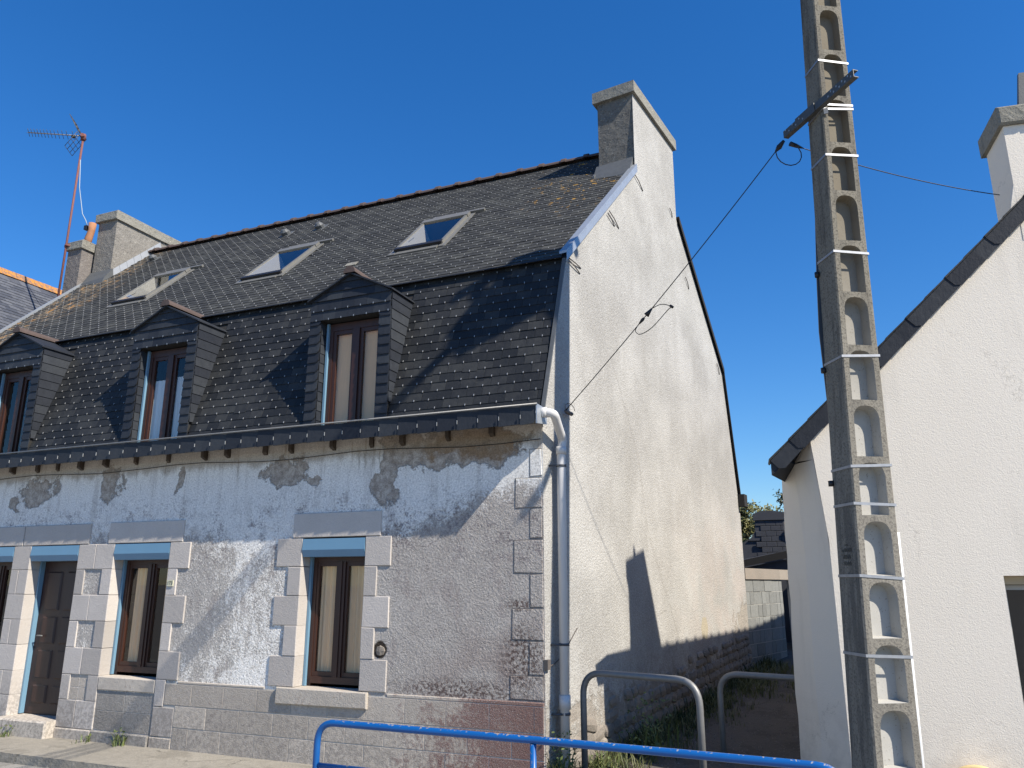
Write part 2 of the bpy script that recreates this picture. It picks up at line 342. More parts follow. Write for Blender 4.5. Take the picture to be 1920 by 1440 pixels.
def m_chim(name, c0, c1, crust=.6):
    t = T(name); n = t.noise(4, 6, .65); f = t.noise(28, 6, .7); v = t.voro(9)
    col = t.mix(n, c0, c1); col = t.mix(t.mul(t.ss(f, .50, .66), crust), col, (0.05, 0.048, 0.043))
    col = t.mix(t.mul(t.ss(t.noise(17, 5, .7), .57, .68), .5), col, (0.40, 0.39, 0.34))
    return t.done(col, .95, t.bump(t.add(f, t.mul(v, .6)), .9, .02), spec=.15)
MAT['chim'] = m_chim('dark_crusted_render', (0.095, 0.09, 0.082), (0.22, 0.21, 0.185), .6)
MAT['chim_l'] = m_chim('grey_chimney_render', (0.16, 0.15, 0.132), (0.29, 0.27, 0.24), .45)
MAT['cap'] = m_chim('chimney_cap_stone', (0.19, 0.183, 0.155), (0.31, 0.297, 0.255), .4)
MAT['slab'] = m_chim('flat_grey_chimney_render', (0.15, 0.135, 0.125), (0.21, 0.19, 0.175), .12)

def m_cream():
    t = T('white_sprayed_render'); n = t.noise(1.4, 4, .6); v = t.add(t.noise(95, 3, .6), t.mul(t.noise(40, 3, .5), .5))
    col = t.mix(n, (0.70, 0.64, 0.55), (0.76, 0.70, 0.605))
    col = t.mix(t.mul(t.ss(t.noise(3.5, 5, .6, k=(1, 1, .2)), .55, .75), .22), col, (0.46, 0.42, 0.36))
    col = t.mix(t.mul(t.mul(t.ss(t.xyz[2], 1.0, .1), t.ss(t.noise(5, 5, .65), .42, .62)), .3), col, (0.40, 0.36, 0.30))
    hl = t.mul(t.ss(t.voro(.55, feat='DISTANCE_TO_EDGE', v=t.vec(t.add(t.xyz[0], t.mul(t.noise(3, 5, .7), .7)), 0.0, t.add(t.xyz[2], t.mul(t.noise(3.3, 5, .7), .7)))), .0035, .001), t.ss(n, .50, .60))
    col = t.mix(t.mul(hl, .35), col, (0.35, 0.31, 0.26))
    return t.done(col, .93, t.bump(v, .42, .007), spec=.2)
MAT['cream'] = m_cream()

def m_block():
    t = T('grey_concrete_block'); n = t.noise(14, 5, .65)
    col = t.mix(n, (0.15, 0.155, 0.148), (0.27, 0.275, 0.262)); col = t.gain(col, t.add(.8, t.mul(t.rand(), .35)))
    return t.done(col, .95, t.bump(t.noise(90, 4, .7), .7, .006), spec=.15)
MAT['block'] = m_block()
MAT['mortar'] = simple('pale_mortar', (0.40, 0.39, 0.36), .95, .2, 20, .6, 60)
MAT['darkblock'] = simple('dark_far_render', (0.060, 0.063, 0.072), .9, .25, 6, .4, 30)
MAT['coping'] = m_stone('coping_concrete', (0.23, 0.20, 0.165), (0.33, 0.29, 0.245), stain=(.34, .14, .07), amt=.35)

def m_rail():
    t = T('chipped_blue_paint'); n = t.noise(34, 4, .6, dist=.6); b = t.noise(5, 4, .6)
    nz = t.new('ShaderNodeSeparateXYZ'); t.put(nz.inputs[0], t.geo.outputs['Normal'])
    top = t.ss(nz.outputs[2], .15, .9)
    chip = t.ss(t.add(t.mul(n, .85), t.add(t.mul(top, .16), t.mul(b, .25))), .775, .81)
    col = t.mix(b, (0.004, 0.070, 0.25), (0.007, 0.10, 0.33))
    col = t.mix(chip, col, t.mix(b, (0.42, 0.44, 0.44), (0.16, 0.10, 0.07)))
    return t.done(col, .32, t.bump(t.mul(chip, -1.0), .3, .002))
MAT['rail'] = m_rail()

def m_ground(name, c0, c1, sc, bumpd, spec=.2):
    t = T(name); n = t.noise(.8, 6, .6); f = t.noise(sc, 5, .7); f2 = t.noise(sc * 4, 3, .6)
    col = t.mix(n, c0, c1); col = t.gain(col, t.add(.65, t.mul(f, .7)))
    col = t.mix(t.mul(t.ss(f2, .62, .7), .4), col, (c1[0] * 1.6, c1[1] * 1.6, c1[2] * 1.55))
    ck = t.ss(t.voro(1.1, feat='DISTANCE_TO_EDGE', v=t.vec(t.add(t.xyz[0], t.mul(f, .35)), t.add(t.xyz[1], t.mul(f, .3)), 0.0)), .012, .002)
    ck = t.mul(ck, t.ss(n, .48, .56)); col = t.mix(t.mul(ck, .6), col, (c0[0] * .35, c0[1] * .35, c0[2] * .32))
    pt = t.ss(t.noise(1.9, 5, .65), .54, .60); col = t.mix(t.mul(pt, .35), col, (c0[0] * .62, c0[1] * .62, c0[2] * .62))
    return t.done(col, .95, t.bump(t.sub(t.add(f, f2), ck), .6, bumpd), spec=spec)
MAT['asphalt'] = m_ground('worn_bounce_road', (0.22, 0.21, 0.19), (0.31, 0.295, 0.265), 30, .008)  # kept pale so the road bounces light onto the house front
MAT['gravel'] = m_ground('alley_gravel', (0.075, 0.066, 0.058), (0.125, 0.112, 0.10), 26, .015)
MAT['gravel_stone'] = m_stone('gravel_stones', (0.10, 0.092, 0.082), (0.24, 0.225, 0.205), amt=.2)
MAT['pave'] = m_ground('worn_cement_pavement', (0.21, 0.192, 0.158), (0.31, 0.287, 0.245), 9, .012)

def m_leaf(name, c0, c1):
    t = T(name); r = t.rand()
    m = t.done(t.mix(r, c0, c1), .6)
    t.b.inputs['Subsurface Weight'].default_value = 0
    return m
MAT['grass'] = m_leaf('grass_blades', (0.035, 0.055, 0.014), (0.13, 0.13, 0.045))
MAT['weed'] = m_leaf('weed_leaves', (0.05, 0.085, 0.02), (0.15, 0.17, 0.05))
MAT['leaf_dark'] = m_leaf('dark_foliage', (0.012, 0.022, 0.008), (0.04, 0.055, 0.018))
MAT['leaf_olive'] = m_leaf('olive_foliage', (0.06, 0.07, 0.018), (0.17, 0.16, 0.045))
MAT['bark'] = simple('bark', (0.09, 0.07, 0.05), .9)

# ------------------------------------------------------------------ mesh helper
class MB:
    def __init__(s): s.v = []; s.f = []; s.sm = []
    def quad(s, *p, smooth=False):
        b = len(s.v); s.v += [tuple(q) for q in p]; s.f.append(tuple(range(b, b + len(p)))); s.sm.append(smooth)
    def hexa(s, p):                                  # 8 points: bottom ring 0-3, top ring 4-7
        b = len(s.v); s.v += [tuple(q) for q in p]
        for f in ((0, 3, 2, 1), (4, 5, 6, 7), (0, 1, 5, 4), (1, 2, 6, 5), (2, 3, 7, 6), (3, 0, 4, 7)):
            s.f.append(tuple(b + i for i in f)); s.sm.append(False)
    def box(s, x0, x1, y0, y1, z0, z1, m=None):
        p = [Vector(q) for q in ((x0, y0, z0), (x1, y0, z0), (x1, y1, z0), (x0, y1, z0), (x0, y0, z1), (x1, y0, z1), (x1, y1, z1), (x0, y1, z1))]
        if m is not None: p = [m @ q for q in p]
        s.hexa(p)
    def cham(s, x0, x1, y0, y1, z0, z1, b=.008, j=0.0):   # block with its front (y0) edges chamfered
        J = lambda: rnd.uniform(-j, j)
        o = [(x0 + J(), z0 + J()), (x1 + J(), z0 + J()), (x1 + J(), z1 + J()), (x0 + J(), z1 + J())]
        i = [(o[0][0] + b, o[0][1] + b), (o[1][0] - b, o[1][1] + b), (o[2][0] - b, o[2][1] - b), (o[3][0] + b, o[3][1] - b)]
        n = len(s.v)
        s.v += [(p[0], y0, p[1]) for p in i] + [(p[0], y0 + b, p[1]) for p in o] + [(p[0], y1, p[1]) for p in o]
        s.f.append((n, n + 1, n + 2, n + 3)); s.sm.append(False)
        for k in range(4):
            a, c = k, (k + 1) % 4
            s.f.append((n + 4 + a, n + 4 + c, n + c, n + a)); s.sm.append(False)
            s.f.append((n + 8 + a, n + 8 + c, n + 4 + c, n + 4 + a)); s.sm.append(False)
        s.f.append((n + 11, n + 10, n + 9, n + 8)); s.sm.append(False)
    def prism(s, pts, off):                          # closed polygon swept by a vector
        n = len(pts); b = len(s.v); off = Vector(off)
        s.v += [tuple(p) for p in pts] + [tuple(Vector(p) + off) for p in pts]
        s.f.append(tuple(range(b, b + n))); s.f.append(tuple(range(b + 2 * n - 1, b + n - 1, -1))); s.sm += [False, False]
        for i in range(n):
            j = (i + 1) % n; s.f.append((b + i, b + n + i, b + n + j, b + j)); s.sm.append(False)
    def tube(s, path, r, n=10, caps=True):
        path = [Vector(p) for p in path]; rr = r if isinstance(r, (list, tuple)) else [r] * len(path)
        b = len(s.v); prev = None
        for i, p in enumerate(path):
            d = (path[min(i + 1, len(path) - 1)] - path[max(i - 1, 0)]).normalized()
            if prev is None:
                up = Vector((0, 0, 1)) if abs(d.z) < .9 else Vector((1, 0, 0)); a = d.cross(up).normalized()
            else: a = (prev - d * prev.dot(d)).normalized()
            prev = a; c = d.cross(a)
            for k in range(n):
                t = 2 * math.pi * k / n; s.v.append(tuple(p + (a * math.cos(t) + c * math.sin(t)) * rr[i]))
        for i in range(len(path) - 1):
            for k in range(n):
                q = (k + 1) % n
                s.f.append((b + i * n + k, b + i * n + q, b + (i + 1) * n + q, b + (i + 1) * n + k)); s.sm.append(True)
        if caps:
            s.f.append(tuple(b + k for k in range(n - 1, -1, -1))); s.f.append(tuple(b + (len(path) - 1) * n + k for k in range(n))); s.sm += [False, False]
    def mesh(s, name):
        me = bpy.data.meshes.new(name); me.from_pydata(s.v, [], s.f)
        me.polygons.foreach_set('use_smooth', s.sm); me.update(); return me
    def build(s, name, mat, parent=None, local=False, fix=True):
        me = s.mesh(name)
        if fix:
            bm = bmesh.new(); bm.from_mesh(me); bmesh.ops.recalc_face_normals(bm, faces=bm.faces); bm.to_mesh(me); bm.free()
        me.materials.append(MAT[mat] if isinstance(mat, str) else mat)
        return link(name, me, parent, local)
def link(name, me, parent=None, local=False):
    o = bpy.data.objects.new(name, me); COL.objects.link(o)
    if parent is not None:
        o.parent = parent
        if not local: o.matrix_parent_inverse = wm(parent).inverted()
    return o
def wm(o):
    m = o.matrix_basis.copy()
    return m if o.parent is None else wm(o.parent) @ o.matrix_parent_inverse @ m
def empty(name, loc, label, cat, group=None, rz=0.0):
    o = bpy.data.objects.new(name, None); COL.objects.link(o); o.location = loc; o.rotation_euler = (0, 0, rz)
    return tag(o, label, cat, group)
def tag(o, label=None, cat=None, group=None, kind=None):
    if label: o['label'] = label
    if cat: o['category'] = cat
    if group: o['group'] = group
    if kind: o['kind'] = kind
    return o
def lerp(a, b, t): return a + (b - a) * t
def smooth(pts, n=5):                                # Catmull-Rom through the points
    p = [Vector(q) for q in pts]; p = [p[0] * 2 - p[1]] + p + [p[-1] * 2 - p[-2]]; out = []
    for i in range(1, len(p) - 2):
        for k in range(n):
            t = k / n; a, b, c, d = p[i - 1:i + 3]
            out.append(.5 * (2 * b + (c - a) * t + (2 * a - 5 * b + 4 * c - d) * t * t + (3 * b - a - 3 * c + d) * t ** 3))
    return out + [p[-2]]
def arc(pts, r, n=6):                                # round the corners of a path
    pts = [Vector(p) for p in pts]; out = [pts[0]]
    for i in range(1, len(pts) - 1):
        a, p, c = pts[i - 1], pts[i], pts[i + 1]; u = (a - p).normalized(); v = (c - p).normalized()
        A, C = p + u * r, p + v * r
        for k in range(n + 1):
            t = k / n; out.append(A * (1 - t) ** 2 + p * 2 * t * (1 - t) + C * t * t)
    return out + [pts[-1]]

# ------------------------------------------------------------------ ground
m = MB(); m.quad((-900, -900, -.10), (900, -900, -.10), (900, 900, -.10), (-900, 900, -.10))
tag(m.build('road', 'asphalt'), kind='structure')
m = MB(); ys = [6.42, 6.7, 7.0, 7.29]
for i in range(44):
    x0, x1 = -16 + i * .3, -16 + (i + 1) * .3
    m.quad((x0, 6.42, 0), (x1, 6.42, 0), (x1, 7.32, 0), (x0, 7.32, 0))
m.quad((-16, 6.42, -.11), (-2.8, 6.42, -.11), (-2.8, 6.42, 0), (-16, 6.42, 0)); m.quad((-2.8, 6.42, -.11), (-2.8, 7.32, -.11), (-2.8, 7.32, 0), (-2.8, 6.42, 0))
tag(m.build('pavement', 'pave'), kind='structure')
m = MB(); al_rows = [6.0, 7.3, 8.2, 9.5, 11, 13, 15, 18, 24, 32]; zr = lambda y: max(-.02, min(.95, (y - 8.0) * .05)) if y > 8 else -.02
for a, b in zip(al_rows[:-1], al_rows[1:]): m.quad((-2.79 if a < 7.31 else -4.0, a, zr(a)), (6.5, a, zr(a)), (6.5, b, zr(b)), (-2.79 if a < 7.31 else -4.0, b, zr(b)))
tag(m.build('alley', 'gravel'), kind='structure')

# ------------------------------------------------------------------ the old house
house = empty('mansard_house', (-8, 10.5, 0), 'old stone house with black slate mansard roof, three dormers and flaking white front', 'house')
ZK, YK = 5.53, D + .63; ZF, YF = 3.50, D + .0; YR, ZR = D + 3.86, 8.71
xr = lambda y: P0.x + (y - D) * math.tan(SK)         # right edge of the roof
xl = lambda y: -13.45 - .09 * (y - D)
# --- street wall with openings
OPEN = [(-11.37, -10.36, .70, 2.35), (-10.08, -9.12, .10, 2.35), (-8.545, -7.545, .70, 2.35), (-5.64, -4.73, .70, 2.36)]
xs = sorted({-13.5, -2.70} | {v for o in OPEN for v in o[:2]}); zs = sorted({-.1, 3.56} | {v for o in OPEN for v in o[2:]})
m = MB()
for x0, x1 in zip(xs[:-1], xs[1:]):
    for z0, z1 in zip(zs[:-1], zs[1:]):
        if any(o[0] <= x0 and x1 <= o[1] and o[2] <= z0 and z1 <= o[3] for o in OPEN): continue
        m.quad((x0, D, z0), (x1, D, z0), (x1, D, z1), (x0, D, z1))
front = m.build('front_wall', 'facade', house)
# --- gable towards the alley, with the chimney breast running up in it
prof = [(0, -.1), (0, 3.50), (.02, 3.54), (.62, 5.49), (2.99, 7.80), (3.02, 9.15), (4.86, 9.15), (4.84, 7.80), (7.05, 5.62), (7.55, 3.35), (7.62, 3.3), (7.62, -.1)]
m = MB(); m.prism([G(a, z) for a, z in prof], -GN * .004)
gable = m.build('gable_wall', 'gable', house)
# left gable and rear wall close the shell
m = MB(); m.quad(*[(xl(D + a), D + a, z) for a, z in ((0.03, -.1), (0.03, 3.5), (.63, 5.49), (3.86, 8.65), (7.1, 5.6), (7.6, 3.3), (7.6, -.1))])
m.quad((xl(D + 7.6), D + 7.6, -.1), (G(7.6, 0).x, D + 7.55, -.1), (G(7.6, 0).x, D + 7.55, 3.4), (xl(D + 7.6), D + 7.6, 3.4))
m.build('rear_wall', 'slab', house)

# --- roof boarding (upper slope with skylight openings)
SKY = [(-11.12, -10.36), (-8.32, -7.54), (-5.52, -4.75)]; SY0, SY1 = 8.84, 9.68
rz_ = lambda y: ZK + (y - YK) * (ZR - ZK) / (YR - YK)
m = MB(); ysr = [YK - .05, SY0, SY1, YR]
cols = [None] + [v for p in SKY for v in p] + [None]
for i in range(len(cols) - 1):
    for j in range(3):
        if j == 1 and i % 2 == 1: continue
        y0, y1 = ysr[j], ysr[j + 1]
        X = lambda c, y, s: (xl(y) if s == 0 else xr(y)) if c is None else c
        m.quad((X(cols[i], y0, 0), y0, rz_(y0)), (X(cols[i + 1], y0, 1), y0, rz_(y0)), (X(cols[i + 1], y1, 1), y1, rz_(y1)), (X(cols[i], y1, 0), y1, rz_(y1)))
m.quad((xl(YR), YR, ZR), (xr(YR), YR, ZR), (xr(D + 7.1), D + 7.1, 5.66), (xl(D + 7.1), D + 7.1, 5.66))
m.quad((xl(D + 7.1), D + 7.1, 5.66), (xr(D + 7.1), D + 7.1, 5.66), (xr(D + 7.72), D + 7.72, 3.28), (xl(D + 7.72), D + 7.72, 3.28))
roof = m.build('upper_roof', 'under', house)
m = MB(); zm = 5.15; ym = YF + (YK - YF) * (zm - ZF) / (ZK - ZF)
m.quad((xl(ym), ym, zm), (xr(ym) - .005, ym, zm), (xr(YK) - .005, YK, ZK - .02), (xl(YK), YK, ZK - .02))
_e = [None] + [v for c_ in (-11.085, -8.125, -5.165) for v in (c_ - .555, c_ + .555)] + [None]
for k_ in range(0, len(_e), 2):
    A_ = lambda y: xl(y) if _e[k_] is None else _e[k_]
    B_ = lambda y: xr(y) - .005 if _e[k_ + 1] is None else _e[k_ + 1]
    m.quad((A_(YF), YF, ZF), (B_(YF), YF, ZF), (B_(ym), ym, zm), (A_(ym), ym, zm))
mans = m.build('mansard_roof', 'under', house)

def slate_pts(w0, w1, ln, t=.006, lift=.015):        # local: x across, y up the slope, z out
    return [(w0, 0, lift - t), (w1, 0, lift - t), (w1, ln, -t + .002), (w0, ln, -t + .002), (w0, 0, lift), (w1, 0, lift), (w1, ln, .002), (w0, ln, .002)]
def frame(o, xd, yd, j=0.0):
    xd = Vector(xd).normalized(); yd = Vector(yd).normalized(); zd = xd.cross(yd).normalized()
    M_ = Matrix((xd, yd, zd)).transposed().to_4x4()
    if j: M_ = M_ @ Matrix.Rotation(rnd.gauss(0, j), 4, 'Z') @ Matrix.Rotation(rnd.gauss(0, j * .8), 4, 'X')
    return Matrix.Translation(o) @ M_
HK = MB()                                            # slate hooks
def hook(M_, w=.010, l=.022):
    HK.box(-w / 2, w / 2, -.004, l, .012, .0195, M_)
# --- upper slope, weathered slates: one mass of small slates
sd = Vector((0, YR - YK, ZR - ZK)); SL = sd.length; sd.normalize()
EX, WD = .105, .19
m = MB(); nrow = int((SL + .02) / EX)
for i in range(nrow):
    s0 = -.07 + i * EX; y = YK + sd.y * s0; z = ZK + sd.z * s0
    a, b = xl(y) + .06, xr(y) - .05; x = a - (WD / 2 if i % 2 else 0)
    while x < b:
        x0, x1 = max(a, x + .0015), min(b, x + WD - .0015); x += WD
        if x1 - x0 < .02: continue
        xc = (x0 + x1) / 2; ym = y + sd.y * .08
        if any(p[0] - .05 < xc < p[1] + .05 and SY0 - .10 < ym < SY1 + .08 for p in SKY): continue
        if xc < -13.0 and y > 10.15 and y < 12: continue
        if y > D + 2.88 and xc > xr(y) - .62: continue
        M_ = frame(Vector((xc, y, z + rnd.gauss(0, .0012))), (1, 0, 0), sd, .006)
        hw = (x1 - x0) / 2
        m.hexa([M_ @ Vector(p) for p in slate_pts(-hw, hw, EX * 2.1)])
        hook(M_, .0085, .017)
tag(m.build('roof_slates', 'slate_old', roof), kind='stuff')
# --- mansard slates: each slate a piece
DORM = [-11.085, -8.125, -5.165]; DH = .57
md = Vector((0, YK - YF, ZK - ZF)); ML = md.length; md.normalize()
EX2, WD2 = .1135, .187
me_std = {}
cand = []
nrow2 = int(ML / EX2)
for i in range(nrow2 + 1):
    s0 = -.02 + i * EX2; ln = min(EX2 * 2.1, ML - s0 - .0)
    if ln < .05: continue
    y = YF + md.y * s0; z = ZF + md.z * s0
    a, b = xl(y) + .02, xr(y) - .045; x = a - (WD2 / 2 if i % 2 else 0)
    while x < b:
        segs = [(max(a, x + .0015), min(b, x + WD2 - .0015))]; x += WD2
        for c in DORM:
            if z < 5.22:
                ns = []
                for p, q in segs:
                    if q < c - DH or p > c + DH: ns.append((p, q)); continue
                    if p < c - DH: ns.append((p, c - DH - .002))
                    if q > c + DH: ns.append((c + DH + .002, q))
                segs = ns
        for p, q in segs:
            if q - p > .012: cand.append((p, q, y, z, ln))
cand.sort(key=lambda c: -c[0])
rest = MB()
for k, (p, q, y, z, ln) in enumerate(cand):
    M_ = frame(Vector(((p + q) / 2, y, z)), (1, 0, 0), md, .011 if rnd.random() < .92 else .03); hw = (q - p) / 2
    if rnd.random() < .02: M_ = M_ @ Matrix.Translation((0, -rnd.uniform(.006, .02), .001))
    if hw > .05: hook(M_, .0078, .018)
    if k < 300:
        key = (round(hw, 3), round(ln, 3))
        if key not in me_std:
            t = MB(); t.hexa([Vector(v) for v in slate_pts(-hw, hw, ln)]); me = t.mesh('slate'); me.materials.append(MAT['slate']); me_std[key] = me
        o = link('slate', me_std[key], mans); o.matrix_basis = M_
    else: rest.hexa([M_ @ Vector(v) for v in slate_pts(-hw, hw, ln)])
tag(rest.build('far_slates', 'slate', mans), kind='stuff')
# slate course tucked under the upper roof
m = MB(); m.hexa([(xl(YK), YK - .09, ZK - .05), (xr(YK) - .04, YK - .09, ZK - .05), (xr(YK) - .04, YK + .06, ZK - .0), (xl(YK), YK + .06, ZK - .0), (xl(YK), YK - .085, ZK - .035), (xr(YK) - .04, YK - .085, ZK - .035), (xr(YK) - .04, YK + .06, ZK + .02), (xl(YK), YK + .06, ZK + .02)])
m.build('drip_board', 'slate_new', roof)
# --- ridge tiles
x = xl(YR) + .55; k = 0
while x < xr(YR) - .75:
    m = MB(); le = .40
    pts = []
    for a in range(9):
        t = math.pi * (a / 8) ; pts.append((math.cos(t) * .115, math.sin(t) * .085))
    b0 = [(x, YR + p[0], ZR - .015 + p[1]) for p in pts]; b1 = [(x + le - .01, YR + p[0], ZR - .015 + p[1]) for p in pts]
    c0 = [(x + le - .07, YR + p[0] * 1.18, ZR - .015 + p[1] * 1.28) for p in pts]; c1 = [(x + le + .01, YR + p[0] * 1.18, ZR - .015 + p[1] * 1.28) for p in pts]
    for A, B in ((b0, b1), (c0, c1)):
        for a in range(8): m.quad(A[a], B[a], B[a + 1], A[a + 1], smooth=True)
        m.quad(*A); m.quad(*B[::-1])
    m.build('ridge_tile', 'ridge', roof, fix=False); x += le
# --- zinc verge on the alley side, with the bent irons that hold it
m = MB()
def vstrip(a0, z0, a1, z1, up=.07, dn=.05, out=.045):
    A, B = G(a0, z0), G(a1, z1); u = Vector((0, 0, 1)); q = GN * out
    m.hexa([A - q * 1.2 + u * (up - .03), A + q + u * (up - .03), B + q + u * (up - .03), B - q * 1.2 + u * (up - .03), A - q * 1.2 + u * up, A + q + u * up, B + q + u * up, B - q * 1.2 + u * up])
    m.hexa([A + q * .9 - u * dn, A + q - u * dn, B + q - u * dn, B + q * .9 - u * dn, A + q * .9 + u * (up - .031), A + q + u * (up - .031), B + q + u * (up - .031), B + q * .9 + u * (up - .031)])
vstrip(.55, 5.46, 2.97, 7.80, .10, .03); m.build('verge_flashing', 'zinc', roof)
m = MB(); vstrip(4.86, 7.80, 7.06, 5.64, .06, .05, .05); vstrip(7.04, 5.66, 7.60, 3.34, .04, .10, .05)
m.hexa([G(a, z, o) for a, z, o in ((7.52, 3.2, .0), (7.74, 3.2, .0), (7.74, 3.2, .12), (7.52, 3.2, .12), (7.52, 3.42, .0), (7.74, 3.42, .0), (7.74, 3.42, .12), (7.52, 3.42, .12))])
m.build('rear_verge', 'under', roof)
m = MB()
A, B = G(.03, 3.54, 0), G(.60, 5.47, 0); q = GN * .012; e = Vector((-.03, 0, 0)); f = Vector((0, -.028, .008))
m.hexa([A + e + f, A + q + f, A + q + f * .2, A + e + f * .2, B + e + f, B + q + f, B + q + f * .2, B + e + f * .2])
m.build('mansard_edge_flashing', 'lead', mans)
for a0, z0, a1, z1 in ((2.87, 7.72, 3.27, 7.60), (1.9, 6.66, 2.25, 6.55), (1.85, 6.60, 2.1, 6.52), (.66, 5.47, .97, 5.42), (.66, 5.50, 1.0, 5.50), (4.47, 7.85, 4.62, 7.75), (5.1, 6.85, 5.3, 6.70), (6.68, 5.72, 6.85, 5.55)):
    m = MB(); m.tube([G(a0, z0, .02), G(lerp(a0, a1, .5), lerp(z0, z1, .45), .022), G(a1, z1, .006)], .007, 6); m.build('verge_iron', 'iron', roof)
# --- chimney on the alley gable
def gbox(m, a0, a1, o0, o1, z0, z1):
    m.hexa([G(a, z, o) for z in (z0, z1) for a, o in ((a0, o1), (a1, o1), (a1, o0), (a0, o0))])
m = MB(); gbox(m, 3.02, 4.86, -.59, -.006, 7.4, 9.15); chim = m.build('chimney', 'chim', house)
m = MB(); gbox(m, 2.96, 4.92, -.65, .05, 9.15, 9.34); m.build('chimney_cap', 'cap', chim)
m = MB()
m.hexa([G(2.80, 7.62, -.63), G(2.80, 7.62, -.03), G(3.03, 7.83, -.03), G(3.03, 7.83, -.63), G(2.82, 7.72, -.63), G(2.82, 7.72, -.03), G(3.0, 8.06, -.03), G(3.0, 8.06, -.63)])
m.build('apron_flashing', 'lead', chim)
m = MB()
for i in range(6):
    a0, a1 = 2.84 + i * .17, 2.84 + (i + 1) * .17; z0 = 7.70 + i * .168
    m.hexa([G(a0, z0, -.66), G(a0, z0, -.60), G(a1, z0 + .168, -.60), G(a1, z0 + .168, -.66), G(a0, z0 + .12, -.64), G(a0, z0 + .12, -.60), G(a1, z0 + .288, -.60), G(a1, z0 + .288, -.64)])
m.build('side_flashing', 'lead', chim)
# --- chimney at the far end, on the ridge
m = MB(); m.box(-13.62, -13.1, 10.22, 12.0, 7.4, 9.10); ch2 = m.build('far_chimney', 'chim_l', house)
for y0, y1 in ((10.16, 11.42), (11.425, 12.08)):
    m = MB(); m.cham(-13.68, -13.05, y0, y1, 9.10, 9.28, .01, .008); m.build('cap_stone', 'cap', ch2)
for i in range(7):
    y0 = 10.24 + i * .155; z0 = rz_(y0)
    m = MB(); m.hexa([(-13.1, y0, z0 + .01), (-13.02, y0, z0 + .01), (-13.02, y0 + .15, z0 + .158), (-13.1, y0 + .15, z0 + .158), (-13.095, y0, z0 + .16), (-13.08, y0, z0 + .16), (-13.08, y0 + .15, z0 + .308), (-13.095, y0 + .15, z0 + .308)])
    m.build('step_flashing', 'flash', ch2)
m = MB(); m.hexa([(-13.66, 10.0, 7.55), (-13.02, 10.0, 7.62), (-13.02, 10.24, 7.85), (-13.66, 10.24, 7.85), (-13.66, 10.05, 7.70), (-13.02, 10.05, 7.76), (-13.02, 10.215, 8.0), (-13.66, 10.215, 8.0)])
m.build('front_flashing', 'lead', ch2)
m = MB(); m.tube([(-13.72, 10.10, 8.55), (-13.72, 10.10, 8.72), (-13.66, 10.10, 8.90), (-13.66, 10.10, 9.06)], [.055, .075, .065, .075], 10); m.build('flue_pot', 'terracotta', ch2)
# white verge board at the far end
m = MB(); m.hexa([(xl(y) + dx, y, rz_(y) + dz) for dz in (.0, .06) for y, dx in ((YK - .08, -.03), (YK - .08, .015), (10.2, .015), (10.2, -.03))])
m.build('verge_board', 'zinc', roof)
# --- skylights
rn = Vector((0, -sd.z, sd.y))
SLB = (('skylight', -11.12, -10.36), ('skylight', -8.32, -7.54), ('skylight', -5.52, -4.75))
for nm, x0, x1 in SLB:
    O = Vector((0, SY0, rz_(SY0))); ln = (SY1 - SY0) / sd.y
    F = frame(O, (1, 0, 0), sd)
    m = MB()
    m.box(x0 - .075, x0 + .03, -.12, ln + .05, .012, .026, F); m.box(x1 - .03, x1 + .075, -.12, ln + .05, .012, .026, F); m.box(x0 + .05, x1 - .05, -.14, .0, .012, .028, F)
    m.box(x0 - .004, x0 + .033, .0, ln, .0261, .062, F); m.box(x1 - .033, x1 + .004, .0, ln, .0261, .062, F)
    m.box(x0 - .015, x1 + .015, ln - .10, ln + .03, .032, .072, F); m.box(x0 + .10, x1 + .22, ln + .10, ln + .15, .012, .05, F)
    s = m.build(nm, 'alu', house)
    m = MB(); m.box(x0 + .0, x1 - .0, -.035, .045, .031, .068, F); m.build('lower_rail', 'black', s)
    m = MB(); m.quad(*[F @ Vector(v) for v in ((x0 + .0355, .046, .05), (x1 - .0355, .046, .05), (x1 - .0355, ln - .101, .05), (x0 + .0355, ln - .101, .05))]); m.build('pane', 'glass', s, fix=False)
    for a, b in ((x0 + .004, x0 + .034), (x1 - .034, x1 - .004)): m = MB(); m.box(a, b, .046, ln - .101, -.28, .046, F); m.build('lining', 'white', s)
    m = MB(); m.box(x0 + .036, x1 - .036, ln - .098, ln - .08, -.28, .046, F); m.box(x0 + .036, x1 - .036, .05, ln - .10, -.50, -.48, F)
    m.build('dark_shaft_end', 'dark', s)  # near-black end and bottom panels painted as the shade below the pane
# --- small roof vents and a slipped pale slate
for x, y in ((-8.95, 10.52), (-8.17, 10.50), (-12.44, 10.68)):
    F = frame(Vector((x, y, rz_(y))), (1, 0, 0), sd); m = MB()
    m.box(-.11, .11, -.12, .14, .013, .02, F)
    ring = lambda r, z, y0: [F @ Vector((math.cos(t * math.pi / 5) * r, y0 + math.sin(t * math.pi / 5) * r, z)) for t in range(10)]
    A, B, C = ring(.085, .02, 0), ring(.085, .08, -.02), ring(.045, .125, -.02)
    for P, Q in ((A, B), (B, C)):
        for k in range(10): m.quad(P[k], P[(k + 1) % 10], Q[(k + 1) % 10], Q[k], smooth=True)
    m.quad(*C); m.build('roof_vent', 'lead', house, fix=False)
F = frame(Vector((-6.18, 8.70, rz_(8.70))), (1, 0, 0), sd); m = MB(); m.box(-.09, .10, -.05, .06, .016, .024, F); m.build('pale_patch_slate', 'cap', roof)

